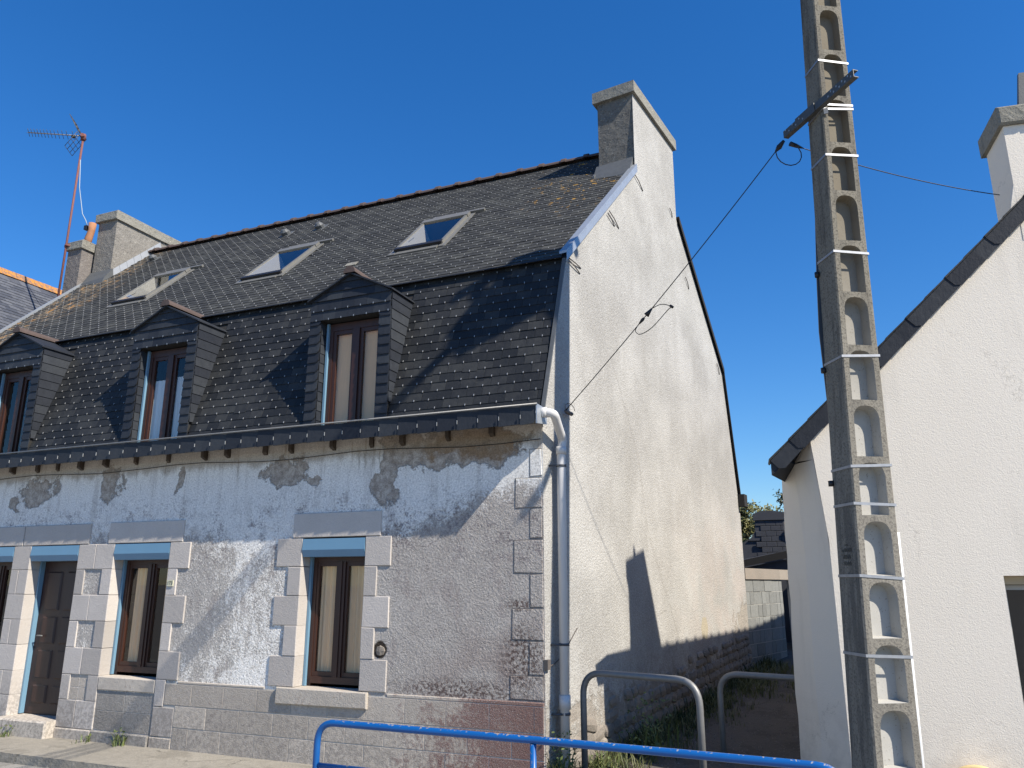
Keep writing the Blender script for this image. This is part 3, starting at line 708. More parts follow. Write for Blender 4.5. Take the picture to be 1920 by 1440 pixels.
# --- dormers
def dormer(c):
    y0 = D + .03; zb, ze, za = 3.46, 5.20, 5.47; ow = .42
    m = MB()                                        # carcase: front boards, cheeks, roof boards
    yb = lambda z: YF + md.y / md.z * (z - ZF)
    for s in (-1, 1):
        x_in, x_out = c + s * ow, c + s * (DH - .012)
        m.quad((x_in, y0 + .012, zb), (x_out, y0 + .012, zb), (x_out, y0 + .012, ze), (x_in, y0 + .012, ze))
        m.quad((x_out, y0 + .012, zb), (x_out, D + .62, zb), (x_out, D + .75, ze), (x_out, y0 + .012, ze))
        m.quad((x_in, y0 + .012, zb), (x_in, y0 + .25, zb), (x_in, y0 + .25, 4.93), (x_in, y0 + .012, 4.93))
    m.quad((c - ow, y0 + .012, 4.93), (c + ow, y0 + .012, 4.93), (c + ow, y0 + .012, ze), (c - ow, y0 + .012, ze))
    m.quad((c - DH, y0 + .012, ze), (c + DH, y0 + .012, ze), (c, y0 + .012, za))
    m.quad((c - ow, y0 + .012, 4.93), (c + ow, y0 + .012, 4.93), (c + ow, y0 + .25, 4.93), (c - ow, y0 + .25, 4.93))
    d = m.build('dormer', 'under', house, fix=False)
    m = MB()
    for s in (-1, 1):                               # roof slabs
        e = c + s * (DH + .035); ez = ze - .02
        m.hexa([(c, y0 - .05, za), (e, y0 - .05, ez), (e, D + .70, ez), (c, D + .95, za), (c, y0 - .05, za + .022), (e, y0 - .05, ez + .018), (e, D + .70, ez + .018), (c, D + .95, za + .022)])
    m.build('dormer_roof', 'slate_new', d)
    for i in range(2):
        m = MB(); ya, yb_ = y0 - .07 + i * .36, y0 - .07 + (i + 1) * .36 + .02
        pts = [(math.cos(t * math.pi / 8) * .078, math.sin(t * math.pi / 8) * .085) for t in range(9)]; g = 1.0 + .06 * (1 - i)
        A = [(c + p[0] * g, ya, za + .005 + p[1] * g) for p in pts]; B = [(c + p[0] * g * .94, yb_, za + .005 + p[1] * g * .94) for p in pts]
        for k in range(8): m.quad(A[k], A[k + 1], B[k + 1], B[k], smooth=True)
        m.quad(*A); m.quad(*B[::-1]); m.build('ridge_tile', 'ridge', d, fix=False)
    # hung slates
    def piece(pts):                                 # a small slab, outline in world, 5 mm thick
        t = MB(); n = (Vector(pts[1]) - Vector(pts[0])).cross(Vector(pts[2]) - Vector(pts[0])).normalized()
        t.prism(pts, n * .006); t.build('slate', 'slate_new', d)
    ex = .118
    n = int((4.99 - zb) / ex) + 1
    for s in (-1, 1):
        a, b = c + s * (ow - .006), c + s * (DH + .006)
        lo, hi = min(a, b), max(a, b)
        for i in range(n):
            z0 = zb + i * ex; z1 = min(z0 + ex * 1.15, 4.99); bv = .028
            inner = (lo if s > 0 else hi); yo = y0 - .006 + rnd.uniform(-.001, .001)
            pl = [(lo, z0 + (bv if s > 0 else 0)), (lo + bv if s > 0 else lo, z0), (hi if s > 0 else hi - bv, z0), (hi, z0 + (0 if s > 0 else bv))]
            pl = [p for k, p in enumerate(pl) if k == 0 or p != pl[k - 1]]
            pts = [(p[0], yo + 0.0, p[1]) for p in pl] + [(hi, y0 + .008, z1), (lo, y0 + .008, z1)]
            piece([Vector(p) for p in pts])
        # cheeks
        xo = c + s * (DH + .004)
        for i in range(int((ze - zb) / .125) + 1):
            z0 = zb + i * .125; z1 = min(z0 + .145, ze + .02); ybk = yb(z0) - .012
            if ybk - y0 < .03: continue
            piece([Vector(p) for p in ((xo + s * .008, y0 + .004, z0), (xo + s * .008, ybk, z0), (xo + s * -.002, yb(z1) - .012, z1), (xo + s * -.002, y0 + .004, z1))])
        # reveal
        xi = c + s * (ow - .004)
        for i in range(n - 1):
            z0 = zb + i * ex; z1 = min(z0 + ex * 1.15, 4.92)
            piece([Vector(p) for p in ((xi - s * .008, y0 + .01, z0), (xi - s * .008, y0 + .16, z0), (xi, y0 + .16, z1), (xi, y0 + .01, z1))])
    rows = [(4.93, 5.07), (5.05, 5.19)]
    for r, (z0, z1) in enumerate(rows):
        x = c - DH - (.09 if r else 0)
        while x < c + DH:
            p, q = max(x + .001, c - DH), min(x + .179, c + DH); x += .18
            if q - p < .02: continue
            if r == 0 and (p < c - DH + .02 or q > c + DH - .02): pass
            piece([Vector(v) for v in ((p, y0 - .010, z0), (q, y0 - .010, z0), (q, y0 + .006, z1), (p, y0 + .006, z1))])
            HK.box((p + q) / 2 - .005, (p + q) / 2 + .005, y0 - .016, y0 - .008, z0 - .003, z0 + .018)
    hwz = lambda z: DH * (za + .0 - z) / (za - ze)
    for r, (z0, z1) in enumerate(((5.18, 5.295), (5.285, 5.40), (5.39, 5.455))):
        n_ = (5, 3, 1)[r]; a0, a1 = min(hwz(z0), DH), hwz(z1)
        for k in range(n_):
            b0, b1 = lerp(-a0, a0, k / n_) + .001, lerp(-a0, a0, (k + 1) / n_) - .001
            t0, t1 = max(-a1, b0), min(a1, b1)
            if t1 <= t0: t0 = t1 = (max(-a1, min(a1, (b0 + b1) / 2)))
            piece([Vector(v) for v in ((c + b0, y0 - .010, z0), (c + b1, y0 - .010, z0), (c + t1 + .001, y0 + .006, z1), (c + t0 - .001, y0 + .006, z1))])
    # window
    yw = y0 + .12; x0, x1 = c - ow + .01, c + ow - .01; z0, z1 = 3.47, 4.91
    m = MB()
    m.box(x0 + .05, x0 + .10, yw, yw + .06, z0, z1); m.box(x1 - .06, x1, yw, yw + .06, z0, z1); m.box(x0 + .10, x1 - .06, yw + .002, yw + .06, z1 - .09, z1); m.box(x0 + .10, x1 - .06, yw + .002, yw + .06, z0, z0 + .05)
    m.box(c - .015, c + .075, yw - .012, yw + .055, z0 + .051, z1 - .091)
    for a, b in ((x0 + .101, c - .016), (c + .076, x1 - .061)):
        m.box(a, a + .045, yw + .01, yw + .05, z0 + .051, z1 - .091); m.box(b - .03, b, yw + .01, yw + .05, z0 + .051, z1 - .091)
        m.box(a + .0451, b - .0301, yw + .012, yw + .05, z0 + .051, z0 + .10); m.box(a + .0451, b - .0301, yw + .012, yw + .05, z1 - .14, z1 - .091)
    m.build('window_frame', 'wood', d)
    m = MB(); m.box(x0 + .02, x0 + .048, yw - .03, yw + .04, z0 - .1, z1); m.build('guide_rail', 'blue_dk', d)
    for a, b in ((x0 + .147, c - .047), (c + .122, x1 - .092)):
        m = MB(); m.quad((a, yw + .03, z0 + .10), (b, yw + .03, z0 + .10), (b, yw + .03, z1 - .14), (a, yw + .03, z1 - .14)); m.build('pane', 'glass', d, fix=False)
    m = MB(); m.box(x0 - .05, x1 + .05, yw + .35, yw + .37, z0 - .2, z1 + .1); m.build('dark_backing', 'dark', d)  # black sheet added for the dark behind the dormer panes
    return d
for c in DORM: dormer(c)
# blind and curtains behind the dormer panes (things of their own)
yw = D + .15
def sheet(x0, x1, y, z0, z1, mat, name, label, cat, amp=.012, per=.09, n=36, zig=False, thick=.003):
    m = MB(); b = len(m.v); ys_ = []
    for i in range(n + 1):
        x = lerp(x0, x1, i / n); yy = y + amp * math.sin(2 * math.pi * (x - x0) / per) + amp * .4 * math.sin(x * 37)
        zz = z0 + (.02 * abs(math.sin((x - x0) * 40)) if zig else 0)
        ys_.append((x, yy, zz))
    for i in range(n):
        A, B = ys_[i], ys_[i + 1]
        m.quad((A[0], A[1], A[2]), (B[0], B[1], B[2]), (B[0], B[1], z1), (A[0], A[1], z1), smooth=True)
        m.quad((A[0], A[1] + thick, A[2]), (A[0], A[1] + thick, z1), (B[0], B[1] + thick, z1), (B[0], B[1] + thick, B[2]), smooth=True)
    o = m.build(name, mat, fix=False); return tag(o, label, cat)
c = DORM[2]; sheet(c - .36, c + .36, yw + .068, 3.48, 4.90, 'blind', 'window_blind', 'plain beige blind behind the panes of the dormer nearest the alley', 'blind', .0, .3, 4)
c = DORM[1]
sheet(c - .34, c + .02, yw + .068, 3.50, 4.50, 'lace', 'lace_curtain', 'white half-height lace curtain in the left casement of the middle dormer', 'curtain', .006, .07, 24, True)
sheet(c + .07, c + .36, yw + .068, 3.50, 4.52, 'lace', 'lace_curtain', 'white half-height lace curtain in the right casement of the middle dormer', 'curtain', .006, .07, 24, True)
c = DORM[0]; sheet(c - .05, c + .20, yw + .13, 3.50, 4.55, 'lace', 'net_curtain', 'pale gathered net curtain in the leftmost dormer', 'curtain', .018, .08, 24)

# --- gutter, fascia slates, rafter ends
m = MB(); x0, x1 = -13.4, -2.66
m.tube([(x0, D - .315, 3.556), (x1 + .02, D - .315, 3.556)], .0095, 8)
m.hexa([(x0, D - .30, 3.40), (x1, D - .30, 3.40), (x1, D - .0, 3.42), (x0, D - .0, 3.42), (x0, D - .30, 3.41), (x1, D - .30, 3.41), (x1, D - .0, 3.43), (x0, D - .0, 3.43)])
m.quad((x1, D - .30, 3.41), (x1, D - .0, 3.43), (x1, D - .0, 3.54), (x1, D - .30, 3.54))
gut = m.build('gutter', 'galv', house, fix=False)
m = MB(); x = -13.4; i = 0; fm = None
while x < -2.70:
    if fm is None:
        t = MB(); t.prism([Vector((0, 0, 0)), Vector((.235, 0, .012)), Vector((.262, 0, .045)), Vector((.262, 0, .192)), Vector((0, 0, .192))], (0, .006, 0)); fm = t.mesh('fascia_slate'); fm.materials.append(MAT['slate_new'])
        bm = bmesh.new(); bm.from_mesh(fm); bmesh.ops.recalc_face_normals(bm, faces=bm.faces); bm.to_mesh(fm); bm.free()
    o = link('fascia_slate', fm, gut)
    sx = min(1.0, (-2.665 - x) / .262)
    o.matrix_basis = Matrix.Translation((x, D - .312, 3.352)) @ Matrix.Rotation(R(1.6), 4, 'Z') @ Matrix.Rotation(R(-2), 4, 'X') @ Matrix.Diagonal((sx, 1, 1, 1))
    HK.box(x + .24, x + .245, D - .326, D - .318, 3.415, 3.455)
    x += .235; i += 1
x = -13.2
while x < -2.9:
    m = MB(); w_ = rnd.uniform(.042, .062); zz = 3.325 + rnd.uniform(-.02, .015); ln = rnd.uniform(.03, .08)
    m.hexa([(x, D - ln, zz + .02), (x + w_, D - ln, zz + .02), (x + w_, D + .02, zz - .02), (x, D + .02, zz - .02), (x, D - ln, zz + .12), (x + w_, D - ln, zz + .12), (x + w_, D + .02, zz + .12), (x, D + .02, zz + .12)])
    m.build('rafter_end', 'rafter', gut); x += rnd.uniform(.34, .62)
m = MB(); pts = []
for i in range(24):
    x = lerp(-13, -2.72, i / 23); pts.append((x, D - .012, 3.255 + .022 * math.sin(x * 2.3) + rnd.uniform(-.006, .006)))
m.tube(pts, .004, 5); m.build('wire', 'black', front)
# --- downpipe at the corner
m = MB(); px = .22; po = .095
path = arc([(-2.69, D - .15, 3.50), (-2.53, D - .13, 3.49), G(px + .04, 3.28, po), G(px, 3.15, po), G(px - .01, -.1, po)], .06, 5)
m.tube(path, .0455, 14); pipe = m.build('downpipe', 'pvc', house)
for pts_, r_ in (([G(px - .005, .66, po), G(px - .005, .79, po)], .056), ([(-2.66, D - .147, 3.50), (-2.60, D - .14, 3.498)], .054), ([G(px + .0, 3.2, po), G(px, 3.12, po)], .054)):
    m = MB(); m.tube(pts_, r_, 14); m.build('pipe_collar', 'pvc', pipe)
for z in (3.0, 1.25, .62):
    m = MB(); m.tube([G(px, z - .012, po), G(px, z + .012, po)], .0525, 14); m.tube([G(px - .05, z, po), G(px - .10, z, .0)], .010, 6); m.build('pipe_bracket', 'bracket', pipe)
m = MB(); m.hexa([(-2.655, D - .31, 3.36), (-2.645, D - .31, 3.36), (-2.645, D - .02, 3.40), (-2.655, D - .02, 3.40), (-2.655, D - .31, 3.56), (-2.645, D - .31, 3.56), (-2.645, D - .02, 3.56), (-2.655, D - .02, 3.56)]); m.build('gutter_end', 'zinc', gut)
m = MB(); gbox(m, -.01, .05, -.01, .035, 1.03, 1.12); m.tube([G(0, 1.06, .03), G(.12, 1.07, .03), G(.32, 1.12, .012), G(.7, 1.38, .010)], .005, 5); m.build('wall_clip', 'iron', gable)
# small rubble at the foot of the alley wall
sm = []
for k in range(6):
    bm = bmesh.new(); bmesh.ops.create_cube(bm, size=1); bmesh.ops.subdivide_edges(bm, edges=bm.edges, cuts=1, use_grid_fill=True)
    for v in bm.verts: v.co = v.co.normalized() * .5 * (.8 + .35 * rnd.random()) + v.co * .22
    me = bpy.data.meshes.new('rubble_stone'); bm.to_mesh(me); bm.free(); me.materials.append(MAT['rubble']); sm.append(me)
z = .05; row = 0
while z < .62:
    a = .5 + rnd.uniform(0, .1); hh = rnd.uniform(.10, .16)
    while a < 7.5:
        wd = rnd.uniform(.13, .30)
        if z + hh * .5 < .34 + a * .05 + rnd.uniform(-.10, .16):
            o = link('rubble_stone', rnd.choice(sm), gable)
            o.matrix_basis = Matrix.Translation(G(a + wd / 2, z + hh / 2 + max(0, a - .7) * .045, -.005)) @ Matrix.Rotation(-SK, 4, 'Z') @ Matrix.Rotation(rnd.gauss(0, .12), 4, 'X') @ Matrix.Diagonal((rnd.uniform(.05, .085), wd * .98, hh * .98, 1))
        a += wd
    z += hh
# --- cut stone: window and door surrounds (depth makes the reveals)
CZ = [2.318, 2.003, 1.688, 1.370, 1.052, .735]
def stone(name, x0, x1, z0, z1, proud=.015, back=.25, mat='stone', b=.006, j=.002):
    m = MB(); m.cham(x0 + .002, x1 - .002, D - proud, D + back, z0 + .002, z1 - .002, b, j); return m.build(name, mat, front)
for i in range(5):                                  # window nearest the corner
    zt, zb = CZ[i] + .006, CZ[i + 1] + .006; wide = i % 2 == 0; pr = .016 + rnd.uniform(-.002, .003)
    stone('jamb_stone', -5.95 if wide else -5.78, -5.60, zb, zt, pr); stone('jamb_stone', -4.77, -4.44 if wide else -4.605, zb, zt, pr)
stone('lintel', -5.745, -4.575, 2.325, 2.60, .018)
m = MB(); m.cham(-5.81, -4.65, D - .045, D + .22, .57, .737, .01, .004); m.build('sill', 'sill', front)
zc = CZ + [.44, .12]
for i in range(7):                                  # second window, alley side jamb
    wide = i % 2 == 0; stone('jamb_stone', -7.58, -7.25 if wide else -7.425, zc[i + 1], zc[i], .016 + rnd.uniform(-.002, .003))
for i in range(7):                                  # pier between door and second window
    if i % 2 == 0:
        stone('jamb_stone', -9.15, -8.838, zc[i + 1], zc[i]); stone('jamb_stone', -8.838, -8.51, zc[i + 1], zc[i])
    else:
        stone('jamb_stone', -9.15, -8.99, zc[i + 1], zc[i]); stone('jamb_stone', -8.69, -8.51, zc[i + 1], zc[i])
        if i == 5:
            for a in range(2):
                for b_ in range(2): stone('small_block', -8.985 + a * .147, -8.985 + (a + 1) * .147, zc[6] + b_ * .147, zc[6] + (b_ + 1) * .147, .002, .2, 'plinth', .003)
for i in range(7):                                  # pier left of the door
    if i % 2 == 0: stone('jamb_stone', -10.39, -10.05, zc[i + 1], zc[i])
    else: stone('jamb_stone', -10.39, -10.235, zc[i + 1], zc[i]); stone('jamb_stone', -10.235, -10.05, zc[i + 1], zc[i])
for i in range(5): stone('jamb_stone', -11.65 if i % 2 == 0 else -11.48, -11.32, zc[i + 1], zc[i])
stone('lintel', -8.64, -7.385, 2.32, 2.585, .018); stone('lintel', -10.225, -8.98, 2.32, 2.585, .018); stone('lintel', -11.5, -10.24, 2.32, 2.585, .018)
m = MB(); m.cham(-8.508, -7.582, D - .018, D + .22, .575, .73, .01, .004); m.build('sill', 'sill', front)
m = MB(); m.cham(-11.32, -10.392, D - .018, D + .22, .575, .73, .01, .004); m.build('sill', 'sill', front)
for r in range(2):
    for a in range(2): stone('infill_block', -8.508 + a * .463, -8.508 + (a + 1) * .463, .125 + r * .222, .125 + (r + 1) * .222, .0035, .2, 'infill', .004)
stone('plinth_stone', -9.15, -8.52, -.05, .118, .03, .2, 'plinth', .012, .006); stone('plinth_stone', -8.515, -7.6, -.05, .12, .035, .2, 'infill', .012, .008); stone('plinth_stone', -7.595, -7.25, -.05, .118, .02, .2, 'plinth', .01, .005); stone('plinth_stone', -10.39, -10.06, -.05, .118, .02, .2, 'plinth', .01, .005)
stone('doorstep', -10.10, -9.14, -.05, .195, .16, .3, 'sill', .02, .008)
# scored plinth blocks
rows = [(.465, .698, -7.01), (.232, .461, -6.775), (-.03, .228, -7.01)]
for r, (z0, z1, xf) in enumerate(rows):
    xs_ = [-7.424 if r == 0 else -7.248] + [xf + k * .4665 for k in range(12) if xf + k * .4665 < -2.8] + [-2.712]
    xs_ = [v for k, v in enumerate(xs_) if k == 0 or v - xs_[k - 1] > .02]
    for a, b in zip(xs_[:-1], xs_[1:]):
        if a < -7.25 and r == 0: a = -7.42
        stone('plinth_block', a + .002, b - .002, z0 + .001, z1 - .001, .0125 + rnd.uniform(-.001, .003), .06, 'plinth', .002, .0015)
m = MB(); m.box(-7.42, -2.713, D - .0085, D + .04, -.05, .705); m.build('plinth_mortar', 'mortar', front)
stone('plinth_cap', -7.24, -5.99, .700, .73, .014, .05, 'plinth', .006, .003); stone('plinth_cap', -4.43, -2.712, .700, .735, .014, .05, 'plinth', .006, .003)
o = link('exposed_stone', sm[2], front); o.matrix_basis = Matrix.Translation((-4.53, D + .005, 1.145)) @ Matrix.Diagonal((.10, .03, .09, 1))
# roughcast quoins scored at the corner
for k, (zt, zb, xw) in enumerate(((3.165, 2.875, -2.845), (2.87, 2.56, -3.005), (2.555, 2.255, -2.845), (2.25, 1.92, -3.02), (1.915, 1.595, -2.85), (1.59, 1.29, -3.04), (1.285, .975, -2.86), (.97, .745, -3.06))):
    m = MB(); m.box(xw - .002, -2.7125, D - .002, D + .04, zb + .001, zt - .001); m.build('quoin_joint', 'joint', front)
    stone('corner_quoin', xw, -2.712, zb + .005, zt - .005, .006, .05, 'facade', .005, .004)
# --- shutter boxes, windows, door
def shutter_box(x0, x1, zt=2.312, zb=2.115):
    m = MB(); y = D
    pr = [(y - .012, zt), (y - .022, zb + .075), (y + .005, zb), (y + .19, zb), (y + .19, zt)]
    m.prism([Vector((x0 + .003, a, b)) for a, b in pr], (x1 - x0 - .006, 0, 0)); s = m.build('shutter_box', 'blue', house)
    m = MB(); zg = .20 if -10.2 < x0 < -10 else .74; m.box(x0 + .003, x0 + .032, D + .14, D + .20, zg, zb - .001); m.build('guide_rail', 'blue_dk', s)
    m = MB(); m.box(x1 - .032, x1 - .003, D + .14, D + .20, zg, zb - .001); m.build('guide_rail', 'blue_dk', s)
    return s
for a, b in ((-11.32, -10.39), (-10.05, -9.15), (-8.51, -7.58), (-5.60, -4.77)): shutter_box(a, b)
def window(x0, x1, z0=.74, z1=2.115):
    y = D + .175; x0 += .033; x1 -= .033; c = (x0 + x1) / 2; m = MB()
    m.box(x0, x0 + .05, y, y + .06, z0, z1); m.box(x1 - .05, x1, y, y + .06, z0, z1); m.box(x0 + .05, x1 - .05, y + .002, y + .06, z1 - .05, z1); m.box(x0 + .05, x1 - .05, y - .012, y + .06, z0 + .03, z0 + .10)
    m.box(c - .055, c + .055, y - .010, y + .05, z0 + .101, z1 - .051); m.box(c - .018, c + .018, y - .022, y - .0101, z0 + .101, z1 - .051)
    for a, b in ((x0 + .0505, c - .0555), (c + .0555, x1 - .0505)):
        m.box(a, a + .03, y + .008, y + .05, z0 + .101, z1 - .051); m.box(b - .02, b, y + .008, y + .05, z0 + .101, z1 - .051)
        m.box(a + .0301, b - .0201, y + .01, y + .05, z0 + .101, z0 + .15); m.box(a + .0301, b - .0201, y + .01, y + .05, z1 - .10, z1 - .051)
    f = m.build('window', 'wood', house)
    for a, b in ((x0 + .08, c - .075), (c + .085, x1 - .07)):
        t = MB(); t.quad((a, y + .03, z0 + .15), (b, y + .03, z0 + .15), (b, y + .03, z1 - .10), (a, y + .03, z1 - .10)); t.build('pane', 'glass', f, fix=False)
    t = MB(); t.box(x0 - .3, x1 + .3, y + .45, y + .47, z0 - .3, z1 + .3); t.build('dark_backing', 'dark', f)  # added black sheet, paints the room's darkness close behind the glass
    return f
for a, b in ((-11.32, -10.39), (-8.51, -7.58), (-5.60, -4.77)): window(a, b)
yc = D + .262
sheet(-5.50, -4.85, yc, .80, 2.10, 'curtain', 'window_curtain', 'full-length cream curtain behind the window nearest the alley corner', 'curtain', .016, .085, 60)
sheet(-8.36, -8.10, yc, .80, 2.10, 'curtain', 'window_curtain', 'narrow cream curtain in the left half of the window beside the front door', 'curtain', .02, .08, 30)
sheet(-7.90, -7.70, yc + .03, .80, 2.10, 'curtain', 'window_curtain', 'pale curtain strip in the right half of the window beside the front door', 'curtain', .02, .09, 30)
m = MB(); y = D + .20
m.box(-10.017, -9.183, y, y + .05, .20, 2.115); door = m.build('front_door', 'door', house)
for a, b in ((-9.93, -9.63), (-9.57, -9.27)):
    for z0, z1 in ((.33, .55), (.63, .98), (1.06, 1.40), (1.48, 1.98)):
        m = MB(); m.cham(a + .02, b - .02, y - .018, y + .001, z0, z1, .016); m.build('door_panel', 'door', door)
m = MB(); m.tube([(-9.92, y - .02, 1.16), (-9.92, y - .05, 1.16), (-9.82, y - .05, 1.16)], .009, 7); m.build('door_handle', 'galv', door)
# --- house number
m = MB(); m.box(-7.555, -7.46, D - .026, D - .0165, 1.795, 1.865); pl = m.build('number_plate', 'plate', house)
def text(s, size, M_, mat, parent, name):
    cu = bpy.data.curves.new(name, 'FONT'); cu.body = s; cu.size = size; cu.align_x = 'CENTER'; cu.align_y = 'CENTER'; cu.extrude = .0008
    ob = bpy.data.objects.new(name, cu); COL.objects.link(ob)
    dg = bpy.context.evaluated_depsgraph_get(); me = bpy.data.meshes.new_from_object(ob.evaluated_get(dg)); bpy.data.objects.remove(ob)
    me.materials.clear(); me.materials.append(MAT[mat]); o = link(name, me, parent); o.matrix_basis = M_; return o
text('173', .058, Matrix.Translation((-7.5075, D - .0275, 1.83)) @ Matrix.Rotation(R(90), 4, 'X'), 'ink', pl, 'house_number')
tag(HK.build('slate_hooks', 'hook', roof, fix=False), kind='stuff')

# ------------------------------------------------------------------ neighbour on the left, and the aerial
nb = empty('neighbour_house', (-17, 11, 0), 'neighbouring house on the far left with blue-grey slate roof and orange lichened ridge', 'house')
m = MB(); NX, NZ = -16.2, 8.34
m.prism([Vector(p) for p in ((-13.75, 9.2, -.1), (-13.75, 9.2, 5.9), (NX, 9.2, NZ - .05), (-18.7, 9.2, 5.9), (-18.7, 9.2, -.1))], (0, 7, 0)); m.build('wall', 'slab', nb)
nd = Vector((NX + 13.70, 0, NZ - 5.83)); nl = nd.length; nd.normalize()
m = MB(); m.hexa([(-13.6, 9.0, 5.73), (NX, 9.0, NZ - .02), (NX, 16.3, NZ - .02), (-13.6, 16.3, 5.73), (-13.6, 9.0, 5.79), (NX, 9.0, NZ + .04), (NX, 16.3, NZ + .04), (-13.6, 16.3, 5.79)])
m.hexa([(-18.8, 9.0, 5.73), (NX, 9.0, NZ - .02), (NX, 16.3, NZ - .02), (-18.8, 16.3, 5.73), (-18.8, 9.0, 5.79), (NX, 9.0, NZ + .04), (NX, 16.3, NZ + .04), (-18.8, 16.3, 5.79)])
nr = m.build('roof', 'under', nb)
m = MB()
for i in range(27):
    for j in range(18):
        o = Vector((-13.62, 9.0 + j * .24 + (.12 if i % 2 else 0), 5.80)) + nd * (i * .125)
        if i * .125 > nl: continue
        M_ = frame(o, (0, 1, 0), nd, .012); m.hexa([M_ @ Vector(p) for p in slate_pts(-.118, .118, .26, .007, .02)])
tag(m.build('roof_slates', 'slate_blue', nr), kind='stuff')
t = T('lichened_ridge'); n = t.noise(14, 5, .65); MAT['lichen'] = t.done(t.mix(t.ss(n, .42, .6), (0.22, 0.13, 0.09), (0.46, 0.20, 0.035)), .95, t.bump(t.noise(40, 4), .6, .01))
for k in range(9):
    m = MB(); y0_, y1_ = 9.05 + k * .42, 9.05 + (k + 1) * .42 - .006
    m.hexa([(NX - .14, y0_, NZ - .05), (NX + .14, y0_, NZ - .05), (NX + .14, y1_, NZ - .05), (NX - .14, y1_, NZ - .05), (NX - .05, y0_, NZ + .11), (NX + .05, y0_, NZ + .11), (NX + .05, y1_, NZ + .11), (NX - .05, y1_, NZ + .11)])
    m.build('ridge_tile', 'lichen', nb)
m = MB(); m.box(-14.10, -13.70, 9.98, 10.5, 6.2, 8.46); nc = m.build('chimney', 'slab', nb)
m = MB(); m.cham(-14.14, -13.66, 9.94, 10.54, 8.46, 8.64, .012, .01); m.build('chimney_cap', 'cap', nc)

an = empty('tv_aerial', (-14.12, 9.93, 6.6), 'rake-shaped television aerial on a rusty mast strapped to the left chimney', 'aerial')
m = MB(); m.tube([(-14.12, 9.93, 6.6), (-14.12, 9.93, 11.12)], .022, 8); mast = m.build('mast', 'rust', an)
m = MB(); m.tube([(-14.17, 9.95, 8.56), (-14.10, 9.90, 8.57), (-14.02, 9.95, 8.56)], .022, 8); m.build('clamp', 'rust', an); m = MB(); m.tube([(-14.12, 9.93, 11.02), (-14.12, 9.93, 11.16)], .05, 8); m.tube([(-14.06, 9.85, 11.1), (-14.17, 10.0, 11.1)], .04, 8); m.build('clamp', 'rust', an)
BA = Vector((-14.06, 9.90, 11.09)); BB = Vector((-14.98, 9.32, 11.06)); bd = (BB - BA).normalized(); bs = Vector((-bd.y, bd.x, 0)).normalized()
m = MB(); m.tube([BA, BB], .012, 6); boom = m.build('boom', 'galv', an)
for i in range(13):
    t_ = .20 + .80 * (i / 12) ** .8; p = BA.lerp(BB, t_)
    m = MB(); ll = lerp(.085, .07, i / 12); m.tube([p - bs * ll + Vector((0, 0, .05)), p, p + bs * ll + Vector((0, 0, .05))], .0055, 5)
    m.tube([p - bs * ll - Vector((0, 0, .05)), p, p + bs * ll - Vector((0, 0, .05))], .0055, 5); m.build('director', 'steelarm', boom)
m = MB(); m.tube([BA.lerp(BB, .16) - Vector((0, 0, .03)), BA.lerp(BB, .22) - Vector((0, 0, .03))], .035, 8); m.build('dipole_box', 'black', boom)
RC = BA.lerp(BB, .05)
for sg in (1, -1):                                  # two grids of the corner reflector
    m = MB(); up = (Vector((0, 0, sg)) - bd * -.55).normalized() if False else (Vector((0, 0, sg)) + bd * .55).normalized()
    for k in range(5): p = RC + up * (.03 + k * .10); m.tube([p - bs * .20, p + bs * .20], .006, 5)
    for q in (-.20, -.07, .07, .20): m.tube([RC + bs * q + up * .02, RC + bs * q + up * .43], .006, 5)
    m.build('reflector_grid', 'steelarm', boom)
m = MB(); m.tube([(-14.10, 9.93, 10.55), (-14.05, 9.97, 9.9), (-13.92, 10.03, 9.3), (-13.83, 10.06, 9.15), (-13.78, 10.08, 9.02)], .0085, 6); m.build('lead_cable', 'lightcable', an)
m = MB(); m.box(-13.83, -13.75, 10.04, 10.12, 8.93, 9.02); m.build('splitter_box', 'black', an)

# ------------------------------------------------------------------ rendered house on the right
RH = empty('rendered_house', (-.0893, 7.9, 0), 'cream rendered gable-end house with slate verge behind the concrete pole', 'house', None, R(6))
zu = lambda u: 3.85 + .967 * (u - .61)               # underside of the verge
AP = 2.78
SHR = math.tan(R(14))
m = MB()
W0_, W1_, WZ0, WZ1 = 1.39, 2.6, .35, 1.89
bot = -.1
def fw(*p): m.quad(*[(a, 0, z) for a, z in p])
fw((0, bot), (W0_, bot), (W0_, zu(W0_)), (.30, zu(.30)), (-.08, zu(-.08)), (0, 2.22))
fw((W0_, bot), (W1_, bot), (W1_, WZ0), (W0_, WZ0)); fw((W0_, WZ1), (W1_, WZ1), (W1_, zu(W1_)), (W0_, zu(W0_)))
fw((W1_, bot), (5.9, bot), (5.9, zu(2 * AP - 5.9)), (AP, zu(AP)), (W1_, zu(W1_)))
for a, s in ((W0_, 1), (W1_, -1)): m.quad((a, 0, WZ0), (a, .24, WZ0), (a, .24, WZ1), (a, 0, WZ1))
m.quad((W0_, 0, WZ1), (W1_, 0, WZ1), (W1_, .24, WZ1), (W0_, .24, WZ1)); m.quad((W0_, 0, WZ0), (W1_, 0, WZ0), (W1_, .24, WZ0), (W0_, .24, WZ0))
